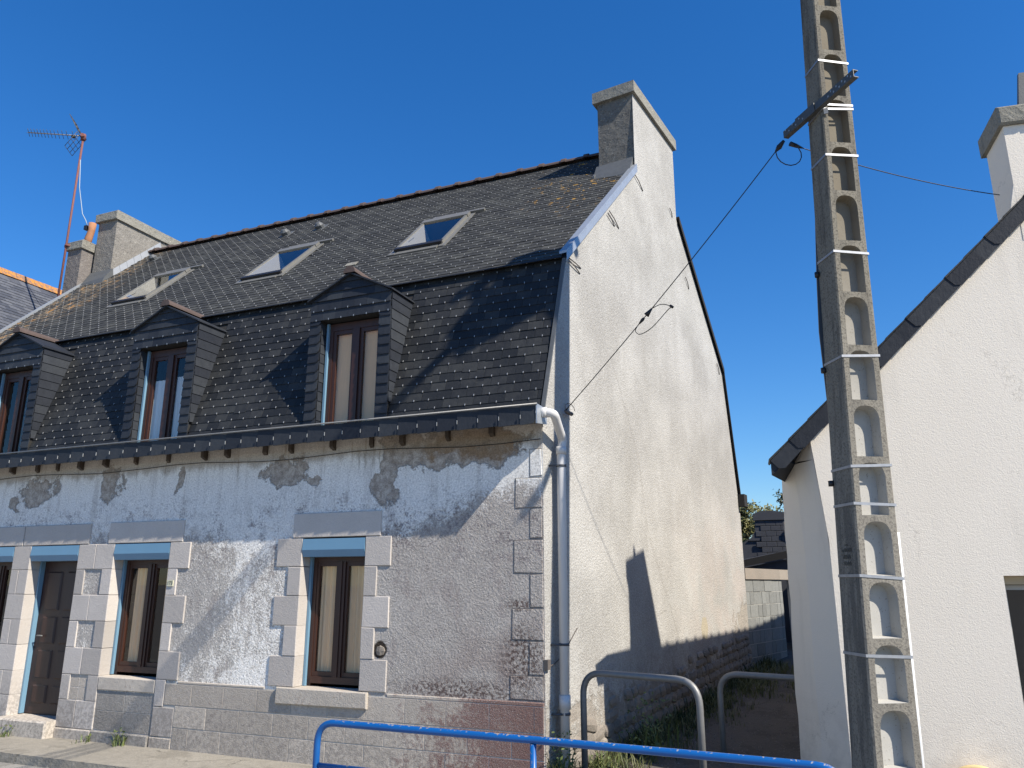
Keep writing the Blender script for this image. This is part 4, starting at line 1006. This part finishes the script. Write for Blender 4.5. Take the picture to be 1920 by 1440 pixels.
# cut-back corner, a little uneven at its back edge
N = 14; back = []
for i in range(N + 1):
    z = lerp(bot, 2.98, i / N); back.append((lerp(-.400, -.338, i / N) + rnd.uniform(-.008, .008), .62, z))
fr = []
for i in range(N + 1):
    z = lerp(bot, 2.98, i / N); u = 0 if z < 2.22 else lerp(0, -.068, (z - 2.22) / .76); fr.append((u, 0, z))
for i in range(N):
    mid0 = [lerp(back[i][k], fr[i][k], .5) for k in range(3)]; mid1 = [lerp(back[i + 1][k], fr[i + 1][k], .5) for k in range(3)]
    mid0[1] -= .02; mid0[0] -= .025; mid1[1] -= .02; mid1[0] -= .025
    m.quad(back[i], mid0, mid1, back[i + 1], smooth=True); m.quad(mid0, fr[i], fr[i + 1], mid1, smooth=True)
    m.quad(back[i], back[i + 1], (back[i + 1][0], 9, back[i + 1][2]), (back[i][0], 9, back[i][2]))
m.quad(back[-1], (-.19, .25, 3.0), fr[-1], (-.08, 0, zu(-.08)), (-.338, .62, zu(-.338)))
m.quad((5.9, 0, bot), (5.9, 9, bot), (5.9, 9, 3.0), (5.9, 0, 3.0)); m.quad((-.37, 9, bot), (5.9, 9, bot), (5.9, 9, 3.0), (AP, 9, zu(AP)), (-.37, 9, 3.0))
m.v = [(x + (y - .62) * SHR if y > .7 else x, y, z) for x, y, z in m.v]
m.build('wall', 'cream', RH, True, False)
m = MB(); zt = lambda u: zu(u) + .10
m.hexa([(-.46, -.03, zt(-.46) - .06), (AP, -.03, zt(AP) - .06), (AP, 9.1, zt(AP) - .06), (-.46, 9.1, zt(-.46) - .06), (-.46, -.03, zt(-.46) + .05), (AP, -.03, zt(AP) + .05), (AP, 9.1, zt(AP) + .05), (-.46, 9.1, zt(-.46) + .05)])
m.hexa([(AP, -.03, zt(AP) - .06), (2 * AP + .46, -.03, zt(-.46) - .06), (2 * AP + .46, 9.1, zt(-.46) - .06), (AP, 9.1, zt(AP) - .06), (AP, -.03, zt(AP) + .05), (2 * AP + .46, -.03, zt(-.46) + .05), (2 * AP + .46, 9.1, zt(-.46) + .05), (AP, 9.1, zt(AP) + .05)])
m.hexa([(-.46, -.03, zt(-.46) - .075), (-.30, -.03, zu(-.30) + .005), (-.30, 9.1, zu(-.30) + .005), (-.46, 9.1, zt(-.46) - .075), (-.46, -.03, zt(-.46) - .061), (-.30, -.03, zt(-.30) - .061), (-.30, 9.1, zt(-.30) - .061), (-.46, 9.1, zt(-.46) - .061)])
m.v = [(x + max(y, 0) * SHR, y, z) for x, y, z in m.v]
rr = m.build('roof', 'slate_new', RH, True)
sl = math.hypot(1, .967); ud = Vector((1 / sl, 0, .967 / sl)); un = Vector((-ud.z, 0, ud.x))
k = 0; s = 0.0; TL = (AP + .46) * sl
while s < TL - .05:
    st = Vector((-.46, -.045 - (k % 2) * .006, zt(-.46) + .065)) + ud * s; le = min(.36, TL - s)
    m = MB(); pts = [st, st + ud * le, st + ud * le - un * .135, st + ud * .04 - un * .145, st - ud * .005 - un * .10]
    m.prism(pts, (0, .012, 0)); m.build('verge_slate', 'slate_new', rr, True)
    m = MB(); m.hexa([st + Vector(v) for v in (Vector((0, -.01, 0)) + un * .004, ud * (le + .03) + un * .004 + Vector((0, -.01, 0)), ud * (le + .03) + un * .004 + Vector((0, .35, 0)), un * .004 + Vector((0, .35, 0)), Vector((0, -.01, 0)) + un * .022, ud * (le + .03) + un * .012 + Vector((0, -.01, 0)), ud * (le + .03) + un * .012 + Vector((0, .35, 0)), un * .022 + Vector((0, .35, 0)))])
    m.build('edge_slate', 'slate', rr, True)
    s += .27; k += 1
for k in range(22):
    m = MB(); y0_ = .62 + k * .385; q = .10
    for f_, a0, a1 in ((1.0, 0, .375), (1.25, .29, .385)):
        m.hexa([(AP - q * f_, y0_ + a0, zt(AP) + .02), (AP + q * f_, y0_ + a0, zt(AP) + .02), (AP + q * f_, y0_ + a1, zt(AP) + .02), (AP - q * f_, y0_ + a1, zt(AP) + .02), (AP - .04, y0_ + a0, zt(AP) + .075 * f_), (AP + .04, y0_ + a0, zt(AP) + .075 * f_), (AP + .04, y0_ + a1, zt(AP) + .075 * f_), (AP - .04, y0_ + a1, zt(AP) + .075 * f_)])
    m.v = [(x + y * SHR, y, z) for x, y, z in m.v]
    m.build('ridge_tile', 'ridge', rr, True)
m = MB()
cz0 = [(2.00, -.004, 5.0), (3.5, -.004, 5.0), (3.5, .56, 5.0), (2.00, .56, 5.0), (2.00, -.004, 6.22), (3.5, -.004, 6.22), (3.5, .56, 6.22), (2.00, .56, 6.22)]
m.hexa(cz0); m.hexa([(1.90, -.0035, 5.16), (1.999, -.0035, 5.16), (1.999, .10, 5.2), (1.95, .10, 5.2), (1.985, -.0035, 5.52), (1.999, -.0035, 5.58), (1.999, .10, 5.58), (1.99, .10, 5.52)])
rc = m.build('chimney', 'cream', RH, True)
for a, b in ((1.955, 2.21), (2.215, 2.85), (2.855, 3.55)):
    m = MB(); m.cham(a, b, -.05, .61, 6.22, 6.43, .02, .012); m.build('cap_stone', 'cap', rc, True)
m = MB(); m.hexa([(2.20, .10, 6.43), (2.30, .10, 6.43), (2.30, .16, 6.43), (2.20, .16, 6.43), (2.26, .11, 6.86), (2.34, .11, 6.86), (2.34, .15, 6.86), (2.26, .15, 6.86)]); m.build('chimney_cowl', 'lead', rc, True)
m = MB(); m.box(W0_ + .002, W1_ - .002, .10, .235, WZ1 - .075, WZ1 - .003); m.build('shutter_box', 'trim', RH, True)
m = MB()
for a, b, c0, c1 in ((W0_ + .002, W0_ + .05, WZ0, WZ1 - .08), (W1_ - .05, W1_ - .002, WZ0, WZ1 - .08), (W0_ + .051, W1_ - .051, WZ1 - .12, WZ1 - .08), (W0_ + .051, W1_ - .051, WZ0, WZ0 + .06)): m.box(a, b, .17, .23, c0, c1)
wf = m.build('window', 'white', RH, True)
m = MB(); m.quad((W0_ + .05, .20, WZ0 + .06), (W1_ - .05, .20, WZ0 + .06), (W1_ - .05, .20, WZ1 - .12), (W0_ + .05, .20, WZ1 - .12)); m.build('pane', 'glass', wf, True, False)
m = MB(); m.box(W0_ - .2, W1_ + .2, .5, .52, WZ0 - .2, WZ1 + .2); m.build('dark_backing', 'dark', wf, True)  # same kind of black sheet, painted dark in place of room shade
# cream rounded object by the foot of that wall
m = MB(); cc = Vector((.86, 7.86, .10)); 
rim = [cc + Vector((math.cos(a * math.pi / 16) * .25, 0, math.sin(a * math.pi / 16) * .25)) for a in range(33)]
m.tube(rim, .028, 8); ob = empty('round_basin', (.86, 7.86, -.02), 'cream rounded basin rim standing against the cream wall', 'basin'); m.build('rim', 'cream_plastic', ob)
m = MB(); m.quad(*[cc + Vector((math.cos(a * math.pi / 12) * .245, .02, math.sin(a * math.pi / 12) * .245)) for a in range(24)]); b1 = [cc + Vector((math.cos(a * math.pi / 12) * .245, .02, math.sin(a * math.pi / 12) * .245)) for a in range(24)]; b2 = [cc + Vector((math.cos(a * math.pi / 12) * .19, .085, math.sin(a * math.pi / 12) * .19)) for a in range(24)]
for a in range(24): m.quad(b1[a], b1[(a + 1) % 24], b2[(a + 1) % 24], b2[a])
m.build('bowl', 'cream_plastic', ob, fix=False)

# ------------------------------------------------------------------ concrete pole
PO = empty('concrete_pole', (.17, 6.62, 0), 'tall weathered concrete ladder pole with arched niches and steel straps', 'utility pole')
TH = R(29.8); PFv = Vector((math.sin(TH), -math.cos(TH), 0)); PRv = Vector((math.cos(TH), math.sin(TH), 0))
def pc(z): return Vector((.1685 + .158 * (z - 1) / 6, 6.58 + .27 * (z - 1) / 6, z))
def pw(z): return .3537 + (.2766 - .3537) * (z - 1) / 6
def pp(a, d, z): w_ = pw(z); return pc(z) + PRv * (a * w_ / 2) + PFv * (d * w_ * .85 / 2)      # a, d in -1..1
m = MB(); nm_ = MB(); SP = .4478; z0 = -.12
ZT = 9.3
for zz in [(-.12 + i * (ZT + .12) / 12, -.12 + (i + 1) * (ZT + .12) / 12) for i in range(12)]:
    a, b = zz
    m.quad(pp(-1, -1, a), pp(-1, .92, a), pp(-1, .92, b), pp(-1, -1, b)); m.quad(pp(1, .92, a), pp(1, -1, a), pp(1, -1, b), pp(1, .92, b)); m.quad(pp(1, -1, a), pp(-1, -1, a), pp(-1, -1, b), pp(1, -1, b))
    m.quad(pp(-1, .92, a), pp(-.93, 1, a), pp(-.93, 1, b), pp(-1, .92, b)); m.quad(pp(.93, 1, a), pp(1, .92, a), pp(1, .92, b), pp(.93, 1, b))
m.quad(pp(-1, -1, ZT), pp(1, -1, ZT), pp(1, .92, ZT), pp(.93, 1, ZT), pp(-.93, 1, ZT), pp(-1, .92, ZT))
cells = []; zc_ = .112; SP = .4285
while zc_ + SP < ZT: cells.append((zc_, zc_ + SP)); zc_ += SP; SP += .0048
m.quad(pp(-.93, 1, -.12), pp(.93, 1, -.12), pp(.93, 1, cells[0][0]), pp(-.93, 1, cells[0][0])); m.quad(pp(-.93, 1, cells[-1][1]), pp(.93, 1, cells[-1][1]), pp(.93, 1, ZT), pp(-.93, 1, ZT))
for a, b in cells:
    hwid = .66; zb_, ztp = a + .025, b - .022; ry = .135
    inner = [(-hwid, zb_), (-hwid, lerp(zb_, ztp - ry, .5)), (-hwid, ztp - ry)]
    outer = [(-.93, a), (-.93, lerp(a, ztp - ry, .5)), (-.93, ztp - ry)]
    K = 12
    for k in range(1, K):
        t_ = math.pi - math.pi * k / K; cx_ = math.cos(t_); sx_ = math.sin(t_)
        px_ = math.copysign(abs(cx_) ** .75, cx_) * hwid; inner.append((px_, ztp - ry + ry * sx_ ** .75 if sx_ > 0 else ztp - ry))
        if k <= 3: outer.append((-.93, lerp(ztp - ry, b, k / 3)))
        elif k >= K - 3: outer.append((.93, lerp(ztp - ry, b, (K - k) / 3)))
        else: outer.append((lerp(-.93, .93, (k - 3) / (K - 6)), b))
    inner += [(hwid, ztp - ry), (hwid, lerp(zb_, ztp - ry, .5)), (hwid, zb_)]
    outer += [(.93, ztp - ry), (.93, lerp(a, ztp - ry, .5)), (.93, a)]
    n = len(inner)
    for k in range(n):
        q = (k + 1) % n
        m.quad(pp(outer[k][0], 1, outer[k][1]), pp(outer[q][0], 1, outer[q][1]), pp(inner[q][0], 1, inner[q][1]), pp(inner[k][0], 1, inner[k][1]))
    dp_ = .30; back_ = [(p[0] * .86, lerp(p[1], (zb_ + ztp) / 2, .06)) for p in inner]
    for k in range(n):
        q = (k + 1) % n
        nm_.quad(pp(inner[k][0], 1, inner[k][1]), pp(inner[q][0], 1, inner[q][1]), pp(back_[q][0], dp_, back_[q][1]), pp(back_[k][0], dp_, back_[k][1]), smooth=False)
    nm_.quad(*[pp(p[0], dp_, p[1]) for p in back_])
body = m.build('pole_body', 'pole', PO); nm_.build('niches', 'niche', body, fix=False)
for z in (6.442, 5.980, 5.938, 5.464, 4.526, 3.606, 2.708, 2.411, 1.870, 1.313):
    m = MB(); h = .0105; e = 1.035; til = rnd.uniform(-.012, .012)
    ring = [(-e, -e), (e, -e), (e, e), (-e, e)]; A = [pp(x_, d_, z - h + til * x_) for x_, d_ in ring]; B = [pp(x_, d_, z + h + til * x_) for x_, d_ in ring]
    for k in range(4): m.quad(A[k], A[(k + 1) % 4], B[(k + 1) % 4], B[k])
    A2 = [pp(x_ * .985, d_ * .985, z - h + til * x_) for x_, d_ in ring]; B2 = [pp(x_ * .985, d_ * .985, z + h + til * x_) for x_, d_ in ring]
    for k in range(4): m.quad(A[k], A2[k], A2[(k + 1) % 4], A[(k + 1) % 4]); m.quad(B[k], B[(k + 1) % 4], B2[(k + 1) % 4], B2[k])
    m.build('strap', 'strap', PO)
m = MB(); A = Vector((.493, 6.245, 5.965)); B = Vector((-.1115, 6.99, 5.965)); ad = (B - A).normalized(); az_ = Vector((0, 0, 1)); asd = ad.cross(az_)
F = Matrix.Translation(A) @ Matrix((ad, asd, az_)).transposed().to_4x4(); AL = (B - A).length
m.box(0, AL, -.006, .0, -.035, .035, F); m.box(0, AL, .0001, .045, .029, .035, F); m.box(0, AL, .0001, .045, -.035, -.029, F); m.box(.50, AL * .80, -.014, -.0061, -.045, .045, F)
arm = m.build('cross_arm', 'steelarm', PO)
m = MB()
for k in range(9): m.box(.03 + k * .036 - .006, .03 + k * .036 + .006, -.009, -.0065, -.008 + (.014 if k % 2 else -.014), .008 + (.014 if k % 2 else -.014), F)
for k in range(6): m.box(.66 + k * .05 - .006, .66 + k * .05 + .006, -.018, -.0145, -.008 + (.016 if k % 2 else -.016), .006 + (.016 if k % 2 else -.016), F)
m.build('bolt_holes', 'hook', arm)
m = MB(); q = pp(-.80, 1.06, 5.88); m.box(q.x - .018, q.x + .018, q.y - .012, q.y + .0, 5.87, 5.925); m.build('strap_buckle', 'strap', PO)
# conduit and cables on the pole
m = MB(); m.tube([pp(1.06, .75, z) for z in (-.1, 1.0, 1.7, 2.20)], .019, 8); m.build('white_conduit', 'conduit', PO)
m = MB(); m.tube([pp(1.05, .4, 5.43), pp(1.05, .4, 5.70)], .012, 6); m.build('short_conduit', 'conduit', PO)
m = MB(); m.tube([pp(1.03, .7, 2.2)] + [pp(1.03 + rnd.uniform(0, .05), .5, 2.5 + i * .45) for i in range(14)], .006, 5); m.build('thin_cable', 'black', PO)
m = MB(); m.tube([pp(-.7, -1.12, .0), pp(-.7, -1.12, 2.4), pp(-.80, -1.12, 3.3), pp(-.99, -1.12, 3.9), pp(-.92, -1.12, 4.4), pp(-.7, -1.12, 5.2), pp(-.7, -1.12, 8.2)], .024, 8); m.build('main_cable', 'black', PO)
for z in (4.42, 3.55, 2.60):
    m = MB(); q = pp(-1.10, -.98, z); m.tube([q - Vector((0, 0, .022)), q + Vector((0, 0, .022))], .022, 7); m.tube([pp(-1.0, -.9, z), q], .012, 6); m.build('cable_clip', 'black', PO)
# maker's stencil on the shaded side (worn past reading)
m = MB()
for r_, (wd_, z) in enumerate(((.35, 2.10), (.95, 2.055), (.80, 2.005), (.72, 1.955))):
    a = -.25 * (wd_ / .5); aa = -.48 * wd_
    while aa < .48 * wd_:
        l_ = rnd.uniform(.05, .11)
        d0, d1 = aa - .05, aa + l_ - .07
        A_, B_ = pp(-1.004, d0, z), pp(-1.004, d1, z + .004); u_ = Vector((0, 0, .030 if r_ else .014)); k_ = rnd.random()
        m.quad(A_, B_, B_ + u_ * (.35 if k_ < .4 else 1.0), A_ + u_)
        aa += l_ + .015
m.build('stencil_mark', 'ink', body, fix=False)
# transformer and the lines over the street at the top of the pole
m = MB(); tc = Vector((.48, 6.62, 8.5))
FT = Matrix.Translation((tc.x, tc.y, 8.5)) @ Matrix.Rotation(TH, 4, 'Z'); m.box(-.28, .28, -.20, .20, 0, .55, FT)
for k in range(7): m.box(-.255 + k * .085 - .008, -.255 + k * .085 + .008, -.26, .26, .05, .46, FT)
tr = m.build('transformer', 'galv', PO)
m = MB()
for k in range(3): q = FT @ Vector((-.17 + k * .17, .06, .55)); m.tube([q, q + Vector((0, 0, .10)), q + Vector((0, 0, .16)), q + Vector((0, 0, .30))], [.06, .035, .06, .03], 8)
m.build('bushing', 'terracotta', tr)
m = MB(); m.box(-.55, .55, -.05, .05, .86, .94, Matrix.Translation((pc(8).x, pc(8).y, 8.2)) @ Matrix.Rotation(TH, 4, 'Z')); m.build('top_arm', 'steelarm', PO)
for k in range(3):
    m = MB(); m.tube([(.30 + (k - 1) * .012, 6.60, 8.80 - .012 * k), (.31 + (k - 1) * .05, 5.6, 8.72 - .04 * k), (.34 + (k - 1) * .12, 4.0, 8.62 - .06 * k), (.40 + (k - 1) * .2, -9, 8.6)], .019, 6); m.build('street_line', 'black', PO)

# ------------------------------------------------------------------ service cables
def cable(name, label, A, B, sag, r=.006, n=18):
    A, B = Vector(A), Vector(B); pts = []
    for i in range(n + 1):
        t_ = i / n; p = A.lerp(B, t_); p.z -= 4 * sag * t_ * (1 - t_); pts.append(p)
    e = empty(name, A, label, 'cable'); mm = MB(); mm.tube(pts, r, 6); mm.build('wire', 'black', e); return e, pts
TIP = Vector((-.116, 6.97, 5.915))
e, pts = cable('service_cable', 'thin black cable running from pole arm down to the corner of the roughcast gable', TIP + Vector((0, 0, -.02)), G(.44, 3.64, .05), .05, .0048)
def along(t_): i = min(int(t_ * 18), 17); return pts[i].lerp(pts[i + 1], t_ * 18 - i)
m = MB(); m.tube([along(.575), along(.592), along(.602)], [.008, .022, .03], 7); m.build('cable_grip', 'black', e); m = MB(); m.tube([along(.635), along(.62), along(.612)], [.008, .018, .012], 7); m.build('cable_grip', 'black', e); m = MB(); m.tube([along(.0), along(.02), along(.035)], [.014, .028, .008], 7)
m.build('cable_grip', 'black', e)
d1 = (along(.64) - along(.56)).normalized(); sdv = Vector((.55, 0, -.1))
q = along(.575); r_ = along(.645)
m = MB(); m.tube(smooth([q, q + Vector((.10, 0, .03)), q + Vector((.20, 0, -.01)), q + Vector((.16, 0, -.04)), q.lerp(r_, .6) + Vector((.09, 0, -.10)), r_ + Vector((.03, 0, -.09)), r_ + Vector((-.02, 0, -.05)), r_]), .0042, 6); m.tube([q + Vector((.185, 0, .005)), q + Vector((.215, 0, -.02))], .014, 7)
m.build('slack_loop', 'black', e)
m = MB(); c0 = G(.44, 3.64, .05); m.tube([c0, c0 + GV * .02 - Vector((0, 0, .02)), c0 + GV * .14 - Vector((0, 0, .02))], .022, 7); lo = [c0 + GV * (.10 + .12 * math.cos(a)) + Vector((0, 0, .03 + .06 * math.sin(a))) for a in [i * .7 for i in range(9)]]; m.tube(lo, .004, 5); m.build('wall_anchor', 'iron', e)
e2, p2 = cable('service_cable', 'thin black cable from the pole arm to the cream chimney at the right edge', TIP + Vector((.05, .03, -.05)), Vector((1.84, 8.42, 5.64)), .06, .0046)
cc = TIP + Vector((.03, 0, -.17)); m = MB(); m.tube([cc + Vector((.11 * math.cos(a), .06 * math.cos(a), .12 * math.sin(a))) for a in [R(130) + i * .42 for i in range(13)]], .005, 6); m.tube([p2[0], p2[0].lerp(p2[1], .5), p2[1]], [.024, .02, .007], 7); m.build('slack_loop', 'black', e2)

# ------------------------------------------------------------------ barriers
b = empty('street_barrier', (-1.7, 4.45, -.1), 'chipped blue tubular street barrier across the foreground', 'barrier')
m = MB(); y1_, y2_ = 4.47, 4.40; zt_ = .955
m.tube(arc([(-3.23, y1_, -.1), (-3.23, y1_, zt_), (-1.73, 4.45, zt_), (-.09, y2_, zt_ - .005), (-.09, y2_, -.1)], .13, 8), .0215, 14); m.build('top_rail', 'rail', b)
m = MB(); m.tube([(-1.73, 4.45, -.1), (-1.73, 4.45, zt_ - .021)], .019, 12); m.build('post', 'rail', b)
m = MB(); m.tube([(-3.21, y1_, .70), (-1.75, 4.45, .70)], .0165, 12); m.build('lower_rail', 'rail', b)
m = MB(); m.tube([(-1.71, 4.45, .70), (-.11, y2_, .70)], .0165, 12); m.build('lower_rail', 'rail', b)
def hoop(label, x0, y0, x1, y1, zt_, r=.031):
    o = empty('hoop_barrier', ((x0 + x1) / 2, (y0 + y1) / 2, 0), label, 'hoop barrier', 'galvanised hoops closing the alley')
    m = MB(); m.tube(arc([(x0, y0, -.1), (x0, y0, zt_), (x1, y1, zt_), (x1, y1, -.1)], .22, 9), r, 14); m.build('hoop_tube', 'galv', o)
hoop('galvanised hoop barrier beside the white downpipe', -2.45, 7.66, -1.28, 7.36, .985)
hoop('galvanised hoop barrier half hidden by the cream house', -1.33, 8.92, -.05, 8.66, .895)

# ------------------------------------------------------------------ block wall at the back of the alley
Q0 = G(7.66, 0, -.02); wd_ = Vector((math.sin(R(14)), math.cos(R(14)), 0)); wn_ = Vector((wd_.y, -wd_.x, 0))
bw = empty('block_wall', Q0, 'sunlit grey concrete block wall with a doorway behind the house', 'wall')
def W(s_, z, o=0): return Q0 + wd_ * s_ + wn_ * o + Vector((0, 0, z))
m = MB(); gb = lambda m, s0, s1, o0, o1, z0, z1: m.hexa([W(s_, z, o) for z in (z0, z1) for s_, o in ((s0, o1), (s1, o1), (s1, o0), (s0, o0))])
gb(m, 0, 2.06, -.2, -.008, -.1, 1.90); gb(m, 3.0, 6, -.2, -.008, -.1, 1.90); gb(m, 2.06, 3.0, -1.3, -1.2, -.1, 2.0); m.build('mortar_bed', 'mortar', bw)
for r_ in range(8):
    z0_ = .10 + r_ * .2265; s_ = 0 - (.22 if r_ % 2 else 0); 
    while s_ < 5.4:
        ln = rnd.choice((.20, .22, .41, .43)); a, b_ = max(s_, .005), s_ + ln
        for lo, hi in ((0, 2.055), (3.005, 5.4)):
            aa, bb = max(a, lo), min(b_, hi)
            if bb - aa > .05:
                m = MB(); gb(m, aa, bb - .014, -.1, rnd.uniform(-.003, .004), z0_, z0_ + .214); m.build('block', 'block', bw)
        s_ += ln
for r_ in range(8):                                  # blocks seen through the doorway
    s_ = 1.9 + (.2 if r_ % 2 else 0)
    while s_ < 3.4:
        m = MB(); gb(m, s_, s_ + .38, -1.25, -1.19, .1 + r_ * .2265, .1 + r_ * .2265 + .21); m.build('block', 'block', bw); s_ += .395
for a, b_ in ((-.02, 1.86), (1.865, 3.4), (3.405, 5.4)):
    m = MB(); gb(m, a, b_, -.22, .03, 1.905, 2.10); m.build('coping', 'coping', bw)

# ------------------------------------------------------------------ dark house and trees beyond
fh = empty('far_house', (-1.7, 22, 0), 'dark gable with a squat block chimney beyond the alley', 'house')
m = MB(); m.prism([Vector((x, 22, z)) for x, z in ((-5.5, 0), (-5.5, 1.2), (-2.20, 3.02), (-1.16, 3.02), (2.0, 1.2), (2.0, 0))], (0, 6, 0)); m.build('wall', 'darkblock', fh)
m = MB(); m.prism([Vector((x, 21.97, z)) for x, z in ((-2.28, 2.95), (-2.16, 3.06), (-2.08, 3.20), (-2.07, 3.48), (-1.31, 3.48), (-1.30, 3.2), (-1.22, 3.06), (-1.10, 2.95))], (0, .7, 0)); fc = m.build('chimney', 'darkblock', fh)
m = MB(); m.prism([Vector((x, 21.93, z)) for x, z in ((-2.10, 3.485), (-2.10, 3.66), (-1.9, 3.73), (-1.6, 3.735), (-1.28, 3.68), (-1.28, 3.485))], (0, .78, 0)); m.build('chimney_cap', 'darkblock', fc)
for r_ in range(7):
    x = -2.06 + (.13 if r_ % 2 else 0)
    z0_ = 2.5 + r_ * .14
    while x < -1.35:
        m = MB(); m.cham(x, min(x + .25, -1.33), 21.955, 21.972, z0_, z0_ + .13, .006); m.build('block', 'darkblock', fc); x += .26
m = MB(); m.hexa([(-1.3, 21.9, 3.14), (3.0, 21.9, 1.1), (3.0, 28, 1.1), (-1.3, 28, 3.14), (-1.3, 21.9, 3.22), (3.0, 21.9, 1.18), (3.0, 28, 1.18), (-1.3, 28, 3.22)]); m.build('roof', 'lichen', fh)
sh = empty('lean_to_shed', (-1.5, 19.2, 0), 'low dark slate lean-to in front of the far gable', 'shed')
m = MB(); m.hexa([(-3.2, 19.0, 2.0), (.8, 19.0, 2.76), (.8, 20.5, 2.9), (-3.2, 20.5, 2.15), (-3.2, 19.0, 2.14), (.8, 19.0, 2.95), (.8, 20.5, 3.0), (-3.2, 20.5, 2.25)]); m.build('roof', 'under', sh)
m = MB(); m.prism([Vector((x, 19.1, z)) for x, z in ((-3.1, 0), (-3.1, 2.0), (.7, 2.72), (.7, 0))], (0, 1.2, 0)); m.build('wall', 'darkblock', sh)
def tree(label, x, y, zc_, rx, rz, mat, n, seed):
    q = random.Random(seed); o = empty('tree', (x, y, 0), label, 'tree')
    m = MB(); m.tube([(x, y, 0), (x + .05, y, zc_ * .5), (x, y + .05, zc_)], [.18, .13, .04], 8)
    for k in range(6):
        a = q.uniform(0, 6.28); p = Vector((x, y, zc_ * q.uniform(.55, .9))); m.tube([p, p + Vector((math.cos(a) * rx * .5, math.sin(a) * rx * .5, rz * .5)), p + Vector((math.cos(a) * rx * .8, math.sin(a) * rx * .8, rz * q.uniform(.7, 1.1)))], [.05, .03, .01], 5)
    m.build('trunk', 'bark', o)
    cl = [Vector((q.gauss(0, .5) * rx, q.gauss(0, .5) * rx, q.gauss(0, .45) * rz)) for _ in range(26)]
    m = MB()
    for _ in range(n):
        c_ = q.choice(cl); p = Vector((x, y, zc_)) + c_ + Vector((q.gauss(0, .16) * rx, q.gauss(0, .16) * rx, q.gauss(0, .16) * rz))
        u = Vector((q.gauss(0, 1), q.gauss(0, 1), q.gauss(0, 1))).normalized(); v = u.orthogonal().normalized(); s_ = q.uniform(.04, .085)
        m.quad(p - u * s_, p - v * s_ * .5, p + u * s_, p + v * s_ * .5)
    m.build('crown', mat, o, fix=False)
tree('olive green bushy treetop left of the far chimney', -3.15, 30, 3.75, 1.0, .75, 'leaf_olive', 5200, 3)
tree('dark green treetop right of the far chimney', -1.0, 30, 4.1, .95, .85, 'leaf_dark', 5200, 5)

# ------------------------------------------------------------------ grass and weeds
def blades(m, p, n, h, spread, q):
    for _ in range(n):
        b_ = Vector(p) + Vector((q.gauss(0, spread), q.gauss(0, spread), 0)); a = q.uniform(0, 6.28); l_ = h * q.uniform(.5, 1.2)
        d_ = Vector((math.cos(a), math.sin(a), 0)); wv = Vector((-d_.y, d_.x, 0)) * .004 * (1 + h * 3)
        t1 = b_ + d_ * l_ * .25 + Vector((0, 0, l_ * .65)); t2 = b_ + d_ * l_ * .65 + Vector((0, 0, l_ * .9))
        m.quad(b_ - wv, b_ + wv, t1 + wv * .7, t1 - wv * .7); m.quad(t1 - wv * .7, t1 + wv * .7, t2)
q = random.Random(11); m = MB()
for i in range(420):
    a = q.uniform(.5, 8.5); o = abs(q.gauss(0, .28)); p = G(a, 0, .05 + o); p.z = zr(p.y); blades(m, p, 9, q.uniform(.08, .22) * (1.2 - min(o, .8)), .05, q)
for i in range(150):
    p = Vector((q.uniform(-1.6, .6), q.uniform(12.2, 15.5), 0)); p.z = zr(p.y); blades(m, p, 9, q.uniform(.1, .2), .06, q)
tag(m.build('alley_grass', 'grass', fix=False), 'rough grass along the foot of the alley wall', 'grass', kind='stuff')
gv = MB()
for i in range(2600):
    x_ = q.uniform(-1.9, .4); y_ = q.uniform(7.6, 14.5); z_ = zr(y_); r_ = q.uniform(.006, .017); a_ = q.uniform(0, 3.1)
    p_ = [Vector((x_ + math.cos(a_ + k * 2.094) * r_ * q.uniform(.7, 1.3), y_ + math.sin(a_ + k * 2.094) * r_ * q.uniform(.7, 1.3), z_ - .002)) for k in range(3)]; t_ = Vector((x_, y_, z_ + r_ * .8))
    for k in range(3): gv.quad(p_[k], p_[(k + 1) % 3], t_)
tag(gv.build('loose_gravel', 'gravel_stone', fix=False), 'loose stones scattered over the shaded alley floor', 'gravel', kind='stuff')
def weed(label, p, n, h, sp, leafy=0, group=None):
    m = MB(); blades(m, p, n, h, sp, q)
    for _ in range(leafy):
        c_ = Vector(p) + Vector((q.gauss(0, sp), q.gauss(0, sp), q.uniform(.02, h * 1.4))); u = Vector((q.gauss(0, 1), q.gauss(0, 1), q.gauss(0, .6))).normalized(); v = u.orthogonal().normalized(); s_ = q.uniform(.012, .026)
        m.quad(c_ - u * s_, c_ - v * s_ * .55, c_ + u * s_, c_ + v * s_ * .55)
    tag(m.build('weed', 'weed', fix=False), label, 'weed', 'weeds at the foot of the house')
weed('green weed tuft at the left end of the doorstep', (-10.15, D - .12, 0), 40, .14, .06, 30)
weed('small weed tuft in front of the doorstep', (-9.72, D - .20, 0), 26, .09, .05, 16)
weed('weed tuft under the left end of the window sill beside the door', (-8.50, D - .06, 0), 26, .09, .05, 12)
weed('bushy weed tuft under the middle of the window beside the door', (-7.97, D - .07, 0), 44, .14, .05, 30)
weed('tall pale weed growing around the foot of the white downpipe', G(.12, 0, .12), 60, .36, .07, 120)
weed('leafy weed in the shade behind the first hoop barrier', G(1.7, .02, .35), 40, .45, .12, 160)
weed('low weed at the foot of the gable between pipe and hoop', G(.75, .0, .22), 50, .20, .09, 60)
